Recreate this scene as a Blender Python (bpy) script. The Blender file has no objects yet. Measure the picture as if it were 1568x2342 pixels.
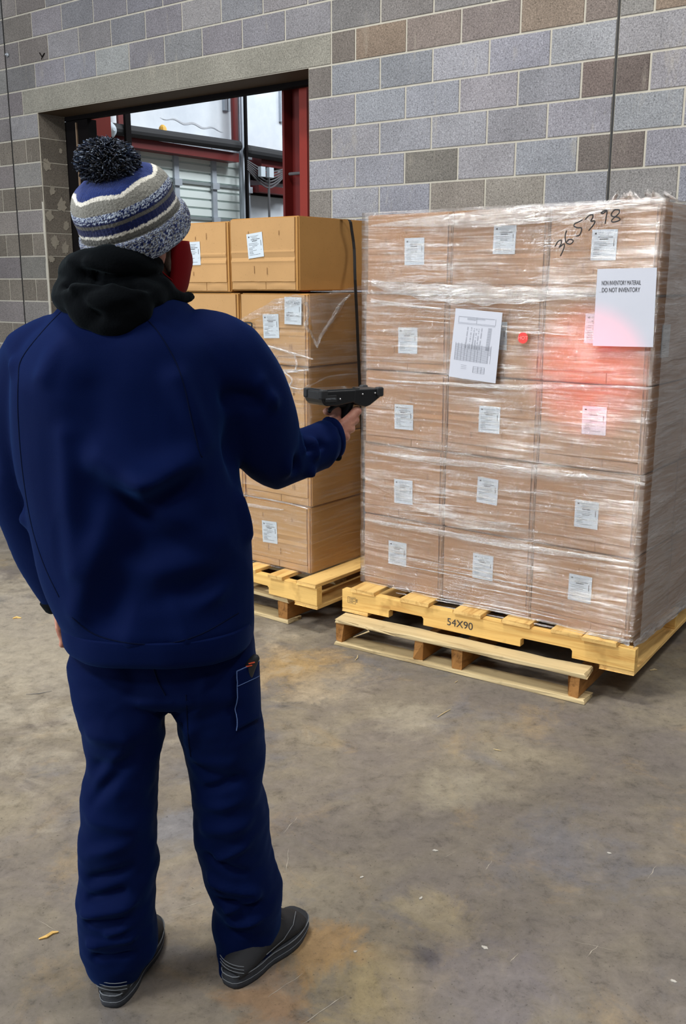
import bpy, bmesh, math, random
from mathutils import Vector, Matrix, noise
from mathutils.bvhtree import BVHTree
random.seed(7)
SC = bpy.context.scene
COL = SC.collection
PI = math.pi
V = Vector

# ------------------------------------------------------------------ camera, world, lights, exposure
F, TH, CH = 2200.0, 0.235, 1.6
cam_d = bpy.data.cameras.new('camera')
cam_d.sensor_fit = 'VERTICAL'; cam_d.sensor_height = 36.0
cam_d.lens = 36.0 * F / 2342.0
cam_d.clip_end = 200
cam = bpy.data.objects.new('camera', cam_d); COL.objects.link(cam)
cam.location = (0, 0, CH); cam.rotation_euler = (PI/2 - TH, 0, 0)
SC.camera = cam
SC.view_settings.view_transform = 'Standard'
SC.view_settings.look = 'None'
SC.view_settings.exposure = 0.12
SC.view_settings.gamma = 1.0
SC.view_settings.use_curve_mapping = False
w = bpy.data.worlds.new('world'); SC.world = w; w.use_nodes = True
w.node_tree.nodes['Background'].inputs[0].default_value = (0.80, 0.88, 1.0, 1)
w.node_tree.nodes['Background'].inputs[1].default_value = 0.17

def area(name, loc, target, sx, sy, power, color=(1, 1, 1)):
    l = bpy.data.lights.new(name, 'AREA'); l.shape = 'RECTANGLE'; l.size = sx; l.size_y = sy
    l.energy = power; l.color = color
    o = bpy.data.objects.new(name, l); COL.objects.link(o); o.location = loc
    o.rotation_euler = (V(target) - V(loc)).to_track_quat('-Z', 'Y').to_euler()
    return o
area('high_bay_lamp_light', (-1.2, 2.9, 6.6), (-1.2, 3.1, 0), 1.6, 0.5, 250, (1, .97, .90))
area('high_bay_lamp_light', (3.6, 1.8, 6.6), (2.4, 2.4, 0), 1.6, 0.5, 120, (1, .97, .92))
area('high_bay_lamp_light', (-4.2, -0.5, 6.6), (-3.0, 2.2, 0.5), 2.2, 0.8, 260, (1, .97, .92))
area('high_bay_lamp_light', (0.4, -3.6, 6.6), (0.4, 1.5, 1), 2.0, 0.8, 120, (1, .97, .94))
area('added_side_light', (-7.5, 1.0, 2.6), (0.0, 4.6, 1.2), 3.4, 3.2, 370, (.90, .95, 1))  # added unseen source at the left, for glints on the film and fill
area('next_hall_lamp_light', (1.6, 12.6, 7.5), (-2.5, 14.6, 2.5), 4.0, 2.0, 430, (.93, .97, 1))
area('next_hall_lamp_light', (5.5, 17.6, 7.5), (1.5, 19.5, 2.5), 4.0, 2.0, 340, (.93, .97, 1))

# ------------------------------------------------------------------ camera maths: a pixel and a known depth / plane -> a place
C_, S_ = math.cos(TH), math.sin(TH)
def ray(u, v):
    a = (u - 784) / F; b = (1171 - v) / F
    return V((a, C_ + b*S_, -S_ + b*C_))
EYE = V((0, 0, CH))
def at(u, v, Y):
    d = ray(u, v); return EYE + d * (Y / d.y)
def atz(u, v, Z):
    d = ray(u, v); return EYE + d * ((Z - CH) / d.z)
def onp(u, v, P0, n):
    d = ray(u, v); return EYE + d * ((P0 - EYE).dot(n) / d.dot(n))

# ------------------------------------------------------------------ object helpers
def link_mesh(name, verts, faces, mats, parent=None, smooth=False, loc=None, rot=None, midx=None, world=False, cols=None):
    """one mesh object; world=True: verts are given in world space (parent roots here carry no rotation)"""
    off = V((0, 0, 0))
    if world and parent is not None:
        p = parent
        while p is not None:
            off = off + p.location; p = p.parent
    if world and parent is None and loc is None and len(verts):
        xs = [v[0] for v in verts]; ys = [v[1] for v in verts]; zs = [v[2] for v in verts]
        loc = V(((min(xs)+max(xs))/2, (min(ys)+max(ys))/2, min(zs))); off = loc.copy()
    me = bpy.data.meshes.new(name)
    me.from_pydata([tuple(V(v) - off) for v in verts] if world else [tuple(v) for v in verts], [], faces)
    if not isinstance(mats, (list, tuple)): mats = [mats]
    for m in mats: me.materials.append(m)
    if midx: me.polygons.foreach_set('material_index', midx)
    if smooth: me.polygons.foreach_set('use_smooth', [True]*len(me.polygons))
    if cols:
        ca = me.color_attributes.new('col', 'FLOAT_COLOR', 'POINT')
        flat = []
        for c in cols: flat += [c[0], c[1], c[2], 1.0]
        ca.data.foreach_set('color', flat)
    me.update()
    o = bpy.data.objects.new(name, me); COL.objects.link(o)
    if parent is not None: o.parent = parent
    if loc is not None: o.location = loc
    if rot is not None: o.rotation_euler = rot
    return o
def tag(o, label, cat, group=None):
    o['label'] = label; o['category'] = cat
    if group: o['group'] = group
    return o
def struct(o):
    o['kind'] = 'structure'; return o
def empty(name, loc=(0, 0, 0), rot=(0, 0, 0)):
    o = bpy.data.objects.new(name, None); COL.objects.link(o); o.location = loc; o.rotation_euler = rot
    o.empty_display_size = .1
    return o

class MB:
    """collects simple shapes into one mesh"""
    def __init__(s): s.v = []; s.f = []; s.c = []; s.m = []
    def add(s, vs, fs, m=0, col=None):
        b = len(s.v); s.v += [V(x) for x in vs]; s.f += [tuple(i + b for i in f) for f in fs]; s.m += [m]*len(fs)
        s.c += [col or (1, 1, 1)]*len(vs)
    def box(s, x0, y0, z0, x1, y1, z1, m=0, M=None, bev=0.0, col=None):
        if bev > 0:
            bm = bmesh.new(); bmesh.ops.create_cube(bm, size=1)
            for v in bm.verts: v.co = V(((x0+x1)/2 + v.co.x*(x1-x0), (y0+y1)/2 + v.co.y*(y1-y0), (z0+z1)/2 + v.co.z*(z1-z0)))
            bmesh.ops.bevel(bm, geom=bm.edges[:], offset=bev, segments=2, affect='EDGES', profile=.5)
            bm.verts.index_update(); vs = [v.co.copy() for v in bm.verts]; fs = [[v.index for v in f.verts] for f in bm.faces]; bm.free()
        else:
            vs = [V((x, y, z)) for z in (z0, z1) for y in (y0, y1) for x in (x0, x1)]
            fs = [(0, 2, 3, 1), (4, 5, 7, 6), (0, 1, 5, 4), (2, 6, 7, 3), (0, 4, 6, 2), (1, 3, 7, 5)]
        if M is not None: vs = [M @ v for v in vs]
        s.add(vs, fs, m, col); return s
    def tube(s, path, r, seg=8, m=0, col=None):
        vs, fs = tube(path, [r]*len(path) if not isinstance(r, (list, tuple)) else r, None, seg=seg, sub=1)
        s.add(vs, fs, m, col); return s
    def prism(s, poly, h0, h1, fn, m=0, col=None):
        """poly in 2D extruded h0..h1; fn(x,y,h)->Vector. poly should be ccw"""
        n = len(poly); vs = [fn(p[0], p[1], h) for h in (h0, h1) for p in poly]
        fs = [tuple(range(n))[::-1], tuple(range(n, 2*n))] + [(i, (i+1) % n, n+(i+1) % n, n+i) for i in range(n)]
        s.add(vs, fs, m, col); return s
    def build(s, name, mats, parent=None, cols=False, **k):
        return link_mesh(name, s.v, s.f, mats, parent, midx=s.m, cols=s.c if cols else None, **k)

def catmull(pts, sub):
    if sub <= 1 or len(pts) < 3: return list(pts)
    out = []
    n = len(pts)
    for i in range(n-1):
        p0 = pts[max(i-1, 0)]; p1 = pts[i]; p2 = pts[i+1]; p3 = pts[min(i+2, n-1)]
        for k in range(sub):
            t = k/sub
            out.append(.5*((2*p1) + (p2-p0)*t + (2*p0-5*p1+4*p2-p3)*t*t + (3*p1-p0-3*p2+p3)*t*t*t))
    out.append(pts[-1]); return out
def tube(path, ra, rb=None, ref=V((0, 0, 1)), seg=16, sub=3, flat=False, power=2.0, roundcap=True):
    path = [V(p) for p in path]; rb = rb or ra
    packed = [V((ra[i], rb[i], 0)) for i in range(len(path))]
    P = catmull(path, sub); R = catmull(packed, sub)
    vs = []; fs = []; n = len(P)
    prev = None
    rings = []
    for i in range(n):
        t = (P[min(i+1, n-1)] - P[max(i-1, 0)])
        t = t.normalized() if t.length > 1e-9 else V((0, 0, 1))
        if flat: t = V((0, 0, 1))
        r0 = ref
        if abs(t.dot(r0)) > .96: r0 = V((1, 0, 0)) if abs(t.x) < .9 else V((0, 1, 0))
        if prev is None: s = (r0 - t*r0.dot(t)).normalized()
        else:
            s = (prev - t*prev.dot(t)).normalized()
            if flat: s = (r0 - t*r0.dot(t)).normalized()
        prev = s; o = t.cross(s)
        rings.append((P[i], s, o, t, R[i].x, R[i].y))
    seq = []
    if roundcap:
        for k in (0, 1):
            c, s, o, t, a, b = rings[0]; m = min(a, b)
            f = [.35, .75][k]; d = [.9, .5][k]
            seq.append((c - t*m*d*.8, s, o, a*f, b*f))
    for c, s, o, t, a, b in rings: seq.append((c, s, o, a, b))
    if roundcap:
        for k in (1, 0):
            c, s, o, t, a, b = rings[-1]; m = min(a, b)
            f = [.35, .75][k]; d = [.9, .5][k]
            seq.append((c + t*m*d*.8, s, o, a*f, b*f))
    e = 2.0/power
    for c, s, o, a, b in seq:
        for k in range(seg):
            q = 2*PI*k/seg; x, y = math.cos(q), math.sin(q)
            x = math.copysign(abs(x)**e, x); y = math.copysign(abs(y)**e, y)
            vs.append(c + s*a*x + o*b*y)
    m = len(seq)
    for i in range(m-1):
        for k in range(seg):
            fs.append((i*seg+k, i*seg+(k+1) % seg, (i+1)*seg+(k+1) % seg, (i+1)*seg+k))
    fs.append(tuple(range(seg))[::-1]); fs.append(tuple((m-1)*seg+k for k in range(seg)))
    return vs, fs
def ellipsoid(c, ax, seg=24, rings=14, rot=None):
    vs = []; fs = []
    for i in range(rings+1):
        p = PI*i/rings
        for k in range(seg):
            q = 2*PI*k/seg
            v = V((ax[0]*math.sin(p)*math.cos(q), ax[1]*math.sin(p)*math.sin(q), -ax[2]*math.cos(p)))
            if rot is not None: v = rot @ v
            vs.append(V(c)+v)
    for i in range(rings):
        for k in range(seg):
            fs.append((i*seg+k, i*seg+(k+1) % seg, (i+1)*seg+(k+1) % seg, (i+1)*seg+k))
    return vs, fs
def fuse(parts, voxel, smooth=4):
    v = []; f = []
    for a, b in parts:
        n = len(v); v += a; f += [tuple(i+n for i in x) for x in b]
    me = bpy.data.meshes.new('tmp'); me.from_pydata([tuple(x) for x in v], [], f); me.update()
    bm = bmesh.new(); bm.from_mesh(me); bmesh.ops.remove_doubles(bm, verts=bm.verts, dist=1e-5); bmesh.ops.recalc_face_normals(bm, faces=bm.faces); bm.to_mesh(me); bm.free()
    o = bpy.data.objects.new('tmp', me); COL.objects.link(o)
    r = o.modifiers.new('r', 'REMESH'); r.mode = 'VOXEL'; r.voxel_size = voxel
    if smooth:
        s = o.modifiers.new('s', 'SMOOTH'); s.iterations = smooth; s.factor = .5
    dg = bpy.context.evaluated_depsgraph_get(); dg.update()
    ev = o.evaluated_get(dg).to_mesh()
    vs = [q.co.copy() for q in ev.vertices]; ns = [q.normal.copy() for q in ev.vertices]
    fs = [tuple(p.vertices) for p in ev.polygons]
    o.evaluated_get(dg).to_mesh_clear()
    bpy.data.objects.remove(o); bpy.data.meshes.remove(me)
    return vs, ns, fs
def seg_d(p, a, b):
    ab = b-a; t = max(0, min(1, (p-a).dot(ab)/max(ab.length_squared, 1e-9)))
    return (p-(a+ab*t)).length, t
_txt = {}
def text_geo(s, size):
    cu = bpy.data.curves.new('t', 'FONT'); cu.body = s; cu.size = size; cu.align_x = 'CENTER'; cu.align_y = 'CENTER'
    o = bpy.data.objects.new('t', cu); COL.objects.link(o)
    dg = bpy.context.evaluated_depsgraph_get(); dg.update()
    me = o.evaluated_get(dg).to_mesh()
    vs = [v.co.copy() for v in me.vertices]; fs = [tuple(p.vertices) for p in me.polygons]
    o.evaluated_get(dg).to_mesh_clear(); bpy.data.objects.remove(o); bpy.data.curves.remove(cu)
    return vs, fs

# ------------------------------------------------------------------ materials
def srgb(r, g, b):
    f = lambda c: (c/255/12.92) if c/255 <= .04045 else ((c/255+.055)/1.055)**2.4
    return (f(r), f(g), f(b))
class NT:
    def __init__(s, name):
        s.m = bpy.data.materials.new(name); s.m.use_nodes = True; s.t = s.m.node_tree; s.n = s.t.nodes
        s.b = s.n['Principled BSDF']; s.out = s.n['Material Output']
    def __call__(s, typ, **k):
        n = s.n.new(typ)
        for a, b in k.items():
            if a.startswith('i_'): n.inputs[a[2:].replace('_', ' ')].default_value = b
            else: setattr(n, a, b)
        return n
    def l(s, a, b): s.t.links.new(a, b)
    def coords(s, scale=(1, 1, 1), kind='Object', loc=(0, 0, 0), rot=(0, 0, 0)):
        tc = s('ShaderNodeTexCoord'); mp = s('ShaderNodeMapping'); mp.inputs['Scale'].default_value = scale
        mp.inputs['Location'].default_value = loc; mp.inputs['Rotation'].default_value = rot
        s.l(tc.outputs[kind], mp.inputs['Vector']); return mp.outputs['Vector']
    def noise(s, vec, scale, detail=4, rough=.6, dist=0):
        n = s('ShaderNodeTexNoise'); n.inputs['Scale'].default_value = scale; n.inputs['Detail'].default_value = detail
        n.inputs['Roughness'].default_value = rough; n.inputs['Distortion'].default_value = dist
        s.l(vec, n.inputs['Vector']); return n.outputs['Fac']
    def ramp(s, fac, stops, interp='LINEAR'):
        r = s('ShaderNodeValToRGB'); r.color_ramp.interpolation = interp; e = r.color_ramp.elements
        while len(e) < len(stops): e.new(.5)
        for i, (p, c) in enumerate(stops):
            e[i].position = p; e[i].color = (c, c, c, 1) if isinstance(c, (int, float)) else (*c[:3], 1)
        s.l(fac, r.inputs[0]); return r.outputs[0]
    def mix(s, fac, a, b, mode='MIX'):
        n = s('ShaderNodeMix', data_type='RGBA', blend_type=mode)
        for sock, val in ((n.inputs[0], fac), (n.inputs[6], a), (n.inputs[7], b)):
            if isinstance(val, bpy.types.NodeSocket): s.l(val, sock)
            elif isinstance(val, (int, float)): sock.default_value = val if sock == n.inputs[0] else (val, val, val, 1)
            else: sock.default_value = (*val[:3], 1)
        return n.outputs[2]
    def math(s, op, a, b=None, clamp=False):
        n = s('ShaderNodeMath', operation=op, use_clamp=clamp)
        for i, val in enumerate((a, b)):
            if val is None: continue
            if isinstance(val, bpy.types.NodeSocket): s.l(val, n.inputs[i])
            else: n.inputs[i].default_value = val
        return n.outputs[0]
    def bump(s, h, strength=.5, dist=.01, prev=None):
        n = s('ShaderNodeBump'); n.inputs['Strength'].default_value = strength; n.inputs['Distance'].default_value = dist
        s.l(h, n.inputs['Height'])
        if prev: s.l(prev, n.inputs['Normal'])
        return n.outputs[0]
    def done(s, col=None, rough=None, nrm=None, metal=None, **k):
        for key, val in (('Base Color', col), ('Roughness', rough), ('Normal', nrm), ('Metallic', metal)):
            if val is None: continue
            if isinstance(val, bpy.types.NodeSocket): s.l(val, s.b.inputs[key])
            elif isinstance(val, (int, float)): s.b.inputs[key].default_value = val
            else: s.b.inputs[key].default_value = (*val[:3], 1)
        for a, b in k.items(): s.b.inputs[a.replace('_', ' ')].default_value = b
        return s.m
def plain(name, col, rough=.6, metal=0.0, var=.12, scale=12, bump=.15, **k):
    t = NT(name); v = t.coords(); n = t.noise(v, scale, 5)
    c = t.mix(n, tuple(x*(1-var) for x in col), tuple(min(1, x*(1+var)) for x in col))
    fine = t.noise(v, scale*14, 3)
    return t.done(c, rough, t.bump(fine, bump, .002), metal, **k)

def mat_block():
    t = NT('concrete_block'); v = t.coords()
    at_ = t('ShaderNodeAttribute', attribute_name='col')
    sp = t.noise(v, 120, 4, .8); big = t.noise(v, 3.0, 5, .6); fine = t.noise(v, 420, 2, .5)
    c = t.mix(1.0, at_.outputs['Color'], t.ramp(sp, [(.30, .22), (.42, .78), (.55, 1.08), (.68, 1.55)]), 'MULTIPLY')
    c = t.mix(1.0, c, t.ramp(big, [(.3, .88), (.7, 1.12)]), 'MULTIPLY')
    vv = t.coords((1, 1, .25)); smear = t.noise(vv, 9, 5, .7)
    c = t.mix(t.ramp(smear, [(.60, 0.0), (.72, .30)]), c, srgb(186, 180, 166))
    h = t.math('ADD', t.math('MULTIPLY', sp, .8), t.math('MULTIPLY', fine, .2))
    return t.done(c, .92, t.bump(h, .8, .006), Specular_IOR_Level=.15)
def mat_mortar(name, col):
    t = NT(name); v = t.coords(); n = t.noise(v, 30, 5); f = t.noise(v, 300, 3)
    c = t.mix(n, tuple(x*.8 for x in col), tuple(x*1.1 for x in col))
    return t.done(c, .95, t.bump(f, .6, .003), Specular_IOR_Level=.1)
def mat_floor():
    t = NT('stained_lit_concrete'); v = t.coords()
    a = t.noise(v, .9, 7, .62, .4); b = t.noise(v, 2.6, 6, .65, .8); c3 = t.noise(v, 1.3, 5, .6, .5)
    fine = t.noise(v, 16, 12, .80, .3); speck = t.noise(v, 95, 5, .75)
    c = t.ramp(a, [(.30, srgb(96, 92, 90)), (.45, srgb(116, 109, 99)), (.56, srgb(132, 123, 107)), (.70, srgb(150, 141, 121))])
    c = t.mix(t.ramp(b, [(.42, 0.0), (.62, .6)]), c, srgb(112, 105, 102))
    vo = t.coords(loc=(3.1, 7.7, 0)); o = t.noise(vo, 2.7, 7, .7, .6)
    c = t.mix(t.ramp(o, [(.56, 0.0), (.68, .5)]), c, srgb(150, 130, 98))
    vb = t.coords(loc=(11.1, 2.7, 0)); ob = t.noise(vb, 2.2, 6, .65, .6)
    c = t.mix(t.ramp(ob, [(.56, 0.0), (.66, .5)]), c, srgb(104, 105, 112))
    ed = t.noise(v, 5.5, 7, .7, .5)
    for (u_, v_, r_, k_, col_) in ((685, 1525, .30, .75, (166, 138, 92)), (860, 2255, .17, .7, (158, 142, 104)), (735, 2165, .13, .7, (160, 128, 84)), (80, 1450, 1.3, .55, (172, 164, 148)),  # last, large pale patch: light falling on the left floor, painted in
                                   (975, 2185, .06, .8, (70, 66, 66)), (1060, 1800, .16, .5, (156, 148, 128)), (940, 1640, .16, .5, (162, 154, 136)), (1290, 1960, .22, .5, (104, 104, 112)), (390, 1900, .14, .6, (118, 120, 128)),
                                   (1080, 2240, .24, .5, (108, 104, 112)), (600, 2290, .12, .6, (150, 116, 82)), (1000, 2100, .13, .5, (160, 146, 112)), (760, 1560, .22, .5, (160, 150, 132))):
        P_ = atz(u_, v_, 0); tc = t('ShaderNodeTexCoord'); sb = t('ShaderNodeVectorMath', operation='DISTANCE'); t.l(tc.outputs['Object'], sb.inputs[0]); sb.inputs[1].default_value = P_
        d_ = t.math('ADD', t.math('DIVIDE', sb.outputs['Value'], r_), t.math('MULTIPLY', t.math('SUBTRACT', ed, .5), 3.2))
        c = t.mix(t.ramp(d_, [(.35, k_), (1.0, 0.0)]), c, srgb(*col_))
    c = t.mix(1.0, c, t.ramp(fine, [(.32, .50), (.45, .90), (.58, 1.08), (.72, 1.32)]), 'MULTIPLY')
    c = t.mix(t.ramp(speck, [(.33, .75), (.40, 0.0)]), c, srgb(52, 47, 43))
    c = t.mix(t.ramp(speck, [(.66, 0.0), (.74, .45)]), c, srgb(182, 174, 160))
    rough = t.ramp(a, [(.3, .42), (.7, .62)])
    return t.done(c, rough, t.bump(fine, .25, .003, t.bump(speck, .15, .002)), Specular_IOR_Level=.35)
def mat_card(name, col, dark=0.0):
    t = NT(name); v = t.coords(); oi = t('ShaderNodeObjectInfo')
    n = t.noise(v, 5, 5); fib = t.noise(t.coords((60, 60, 8)), 6, 4, .7); sp = t.noise(v, 160, 2)
    c = t.mix(n, tuple(x*.88 for x in col), tuple(x*1.10 for x in col))
    c = t.mix(1.0, c, t.ramp(oi.outputs['Random'], [(0, .92), (1, 1.06)]), 'MULTIPLY')
    c = t.mix(t.ramp(sp, [(.66, 0.0), (.72, .5)]), c, tuple(x*.45 for x in col))
    h = t.math('ADD', t.math('MULTIPLY', fib, .5), n)
    return t.done(c, .78, t.bump(h, .25, .004), Specular_IOR_Level=.2)
def mat_wood(name, c1, c2, axis='X'):
    t = NT(name); oi = t('ShaderNodeObjectInfo')
    sc = {'X': (2.2, 30, 30), 'Y': (30, 2.2, 30)}[axis]
    v = t.coords(sc); tc = t('ShaderNodeTexCoord')
    add = t('ShaderNodeVectorMath', operation='ADD'); t.l(v, add.inputs[0])
    cmb = t('ShaderNodeCombineXYZ'); t.l(t.math('MULTIPLY', oi.outputs['Random'], 40.0), cmb.inputs[0]); t.l(cmb.outputs[0], add.inputs[1])
    g = t.noise(add.outputs[0], 1.0, 6, .6, .8); k = t.noise(t.coords(), 7, 3); f = t.noise(v, 7, 3)
    c = t.ramp(g, [(.3, c2), (.5, c1), (.75, tuple(min(1, x*1.12) for x in c1))])
    c = t.mix(t.ramp(k, [(.60, 0.0), (.70, .45)]), c, tuple(x*.55 for x in c2))
    return t.done(c, .72, t.bump(t.math('ADD', g, t.math('MULTIPLY', f, .4)), .45, .004), Specular_IOR_Level=.2)
def mat_film(name, base, streak, haze=.4, rough=.13, scale=(3, 3, 55), crinkle=1.0):
    t = NT(name); t.n.remove(t.b)
    A = t.noise(t.coords(scale), 1.0, 5, .65, .3); B = t.noise(t.coords((1, 1, 1)), 95, 3, .6, 1.2)
    Cc = t.noise(t.coords((14, 14, 3)), 6, 4, .6); M = t.noise(t.coords((1, 1, 1), loc=(3, 1, 2)), 2.6, 3)
    msk = t.ramp(M, [(.42, .15), (.62, 1.0)])
    h = t.math('ADD', t.math('MULTIPLY', A, 1.0), t.math('MULTIPLY', t.math('MULTIPLY', t.math('ADD', t.math('MULTIPLY', B, .35*crinkle), t.math('MULTIPLY', Cc, .35)), msk), 1.0))
    nr = t.bump(h, 1.0, .016)
    gl = t('ShaderNodeBsdfGlossy'); gl.inputs['Roughness'].default_value = rough; gl.inputs['Color'].default_value = (1, 1, 1, 1); t.l(nr, gl.inputs['Normal'])
    df = t('ShaderNodeBsdfDiffuse'); df.inputs['Color'].default_value = (.62, .61, .60, 1); t.l(nr, df.inputs['Normal'])
    tr = t('ShaderNodeBsdfTransparent'); tr.inputs['Color'].default_value = (.97, .965, .96, 1)
    m1 = t('ShaderNodeMixShader'); m1.inputs[0].default_value = haze; t.l(gl.outputs[0], m1.inputs[1]); t.l(df.outputs[0], m1.inputs[2])
    fac = t.math('ADD', base, t.math('MULTIPLY', t.ramp(A, [(.46, 0.0), (.70, 1.0)]), streak), True)
    m2 = t('ShaderNodeMixShader'); t.l(fac, m2.inputs[0]); t.l(tr.outputs[0], m2.inputs[1]); t.l(m1.outputs[0], m2.inputs[2])
    t.l(m2.outputs[0], t.out.inputs['Surface']); return t.m
def mat_cloth(name, col, rough=.85, sheen=.25, scale=300, tint=(.3, .45, 1), bump=.3, var=.25):
    t = NT(name); v = t.coords(); w_ = t.noise(v, scale, 2, .5); n = t.noise(v, 4, 4)
    c = t.mix(n, tuple(x*(1-var) for x in col), tuple(x*(1+var) for x in col))
    t.b.inputs['Sheen Weight'].default_value = sheen; t.b.inputs['Sheen Roughness'].default_value = .45
    t.b.inputs['Sheen Tint'].default_value = (*tint, 1)
    return t.done(c, rough, t.bump(w_, bump, .001), Specular_IOR_Level=.06)
def mat_attr(name, rough=.9, bumpsc=250, bump=.4, sheen=.2, wave=None):
    t = NT(name); a = t('ShaderNodeAttribute', attribute_name='col'); v = t.coords(); n = t.noise(v, bumpsc, 3)
    c = t.mix(1.0, a.outputs['Color'], t.ramp(n, [(.3, .65), (.7, 1.3)]), 'MULTIPLY')
    t.b.inputs['Sheen Weight'].default_value = sheen
    return t.done(c, rough, t.bump(n, bump, .003), Specular_IOR_Level=.15)
def mat_skin():
    t = NT('skin'); v = t.coords(); n = t.noise(v, 30, 5); f = t.noise(v, 260, 4)
    c = t.ramp(n, [(.3, srgb(168, 108, 92)), (.6, srgb(205, 148, 126))])
    t.b.inputs['Subsurface Weight'].default_value = .08; t.b.inputs['Subsurface Radius'].default_value = (.01, .004, .002)
    return t.done(c, .5, t.bump(f, .5, .0012))

M_BLOCK = mat_block(); M_MORTAR = mat_mortar('mortar', srgb(196, 192, 180)); M_CAULK = plain('black_caulk', (.012, .012, .012), .6)
M_LINTEL_UNDER = plain('brown_steel_plate', srgb(74, 58, 38), .7)
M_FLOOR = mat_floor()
M_CARD_B = mat_card('brown_cardboard', srgb(160, 120, 82)); M_CARD_F = mat_card('flap_cardboard', srgb(165, 124, 86))
M_CARD_L = mat_card('golden_cardboard', srgb(178, 134, 78)); M_CARD_LF = mat_card('golden_flap_cardboard', srgb(182, 144, 98))
M_LABEL = plain('label_paper', srgb(190, 202, 212), .55, var=.03, bump=.02); M_INK = plain('label_ink', (.03, .032, .04), .6, var=0, bump=0)
M_INK2 = plain('grey_print', (.20, .21, .25), .6, var=0, bump=0); M_STAPLE = plain('staple_scar', srgb(110, 72, 34), .8)
M_PAPER = plain('white_paper', srgb(194, 198, 210), .6, var=.03, bump=.05)
M_WY = mat_wood('yellow_pine', srgb(226, 186, 112), srgb(196, 146, 78)); M_WYY = mat_wood('yellow_pine_deck', srgb(222, 184, 116), srgb(188, 142, 80), 'Y')
M_WG = mat_wood('weathered_pine', srgb(200, 180, 138), srgb(150, 128, 92)); M_WO = mat_wood('rough_brown_wood', srgb(158, 112, 62), srgb(104, 68, 34), 'Y')
M_FILM = mat_film('stretch_film', .16, .50, .22, .09, (4, 4, 75), 1.4); M_FOLD = mat_film('stretch_film_fold', .42, .5, .45, .10, (4, 4, 90))
M_FILM_L = mat_film('thin_stretch_film', .07, .22, .3)
M_FILM_H = mat_film('cloudy_stretch_film', .34, .22, .72, .2, (2, 2, 14))
M_NAVY = mat_cloth('navy_jacket_cloth', (.0007, .0050, .041), .8, .09, 600, (.08, .32, 1))
M_NAVY_T = mat_cloth('navy_trouser_cloth', (.0007, .0050, .040), .8, .08, 500, (.08, .32, 1))
M_SEAM = mat_cloth('dark_seam', (.002, .005, .022), .9, .0); M_STITCH = mat_cloth('pale_stitch', (.10, .16, .35), .9, .0)
M_FLEECE = mat_cloth('black_fleece', (.0022, .0030, .0042), .95, .05, 200, (.5, .7, .8), .6)
M_KNIT = mat_attr('knit_wool', .95, 420, .6); M_POM = mat_attr('pompom_yarn', .95, 500, .2)
M_MASK = mat_cloth('red_mask_cloth', srgb(112, 10, 18), .8, .05, 400, (1, .5, .5)); M_SKIN = mat_skin()
M_HAIR = mat_cloth('grey_hair', srgb(92, 78, 70), .7, .1, 500, (1, 1, 1), .8)
M_SHOE = plain('black_leather', (.008, .009, .012), .8, var=.4, scale=30, bump=.4); M_SOLE = plain('worn_rubber', (.022, .026, .034), .8, var=.5, scale=40, bump=.6)
M_SOLE_L = plain('scuffed_edge', (.13, .145, .165), .7, var=.4, scale=60)
M_DEV = plain('black_plastic', (.010, .011, .013), .38, var=.1, scale=40); M_DEV2 = plain('dark_rubber', (.02, .022, .025), .6)
M_SCREEN = NT('glass_screen').done((.03, .035, .04), .06, Coat_Weight=1.0); M_METAL = plain('dull_metal', (.55, .56, .58), .35, 1.0, var=.05)
M_STRAP = plain('black_strap', (.012, .012, .012), .35); M_MARK = plain('marker_ink', (.008, .008, .01), .5, var=0, bump=0)
M_ORANGE = plain('orange_plastic', srgb(235, 96, 60), .5); M_RED = plain('red_sticker', srgb(228, 52, 44), .5, var=.04, bump=.02)
M_STK_TXT = plain('sticker_print', srgb(250, 150, 140), .5, var=.0, bump=.0)
M_REDST = plain('red_painted_steel', srgb(96, 18, 16), .45, var=.2, scale=4); M_REDO = plain('red_primer_steel', srgb(142, 40, 26), .5, var=.1)
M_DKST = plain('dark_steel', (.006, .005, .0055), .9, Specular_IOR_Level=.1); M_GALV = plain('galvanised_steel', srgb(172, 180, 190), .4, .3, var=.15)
M_DOORP = plain('white_door_panel', srgb(214, 224, 222), .45, var=.04, scale=2); M_DOORG = plain('grey_door_gap', srgb(120, 128, 130), .6)
M_TAN = plain('tan_edge', srgb(150, 128, 106), .6); M_PIPE = plain('black_pipe', (.014, .015, .018), .75)
M_WPANEL = NT('white_wall_panel'); _v = M_WPANEL.coords((1, 1, 1)); _n = M_WPANEL.noise(_v, .8, 6, .65)
M_WPANEL = M_WPANEL.done(M_WPANEL.ramp(_n, [(.35, srgb(196, 204, 214)), (.65, srgb(222, 228, 234))]), .7)
M_WIRE = plain('grey_wire', (.10, .10, .11), .5)

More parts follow.
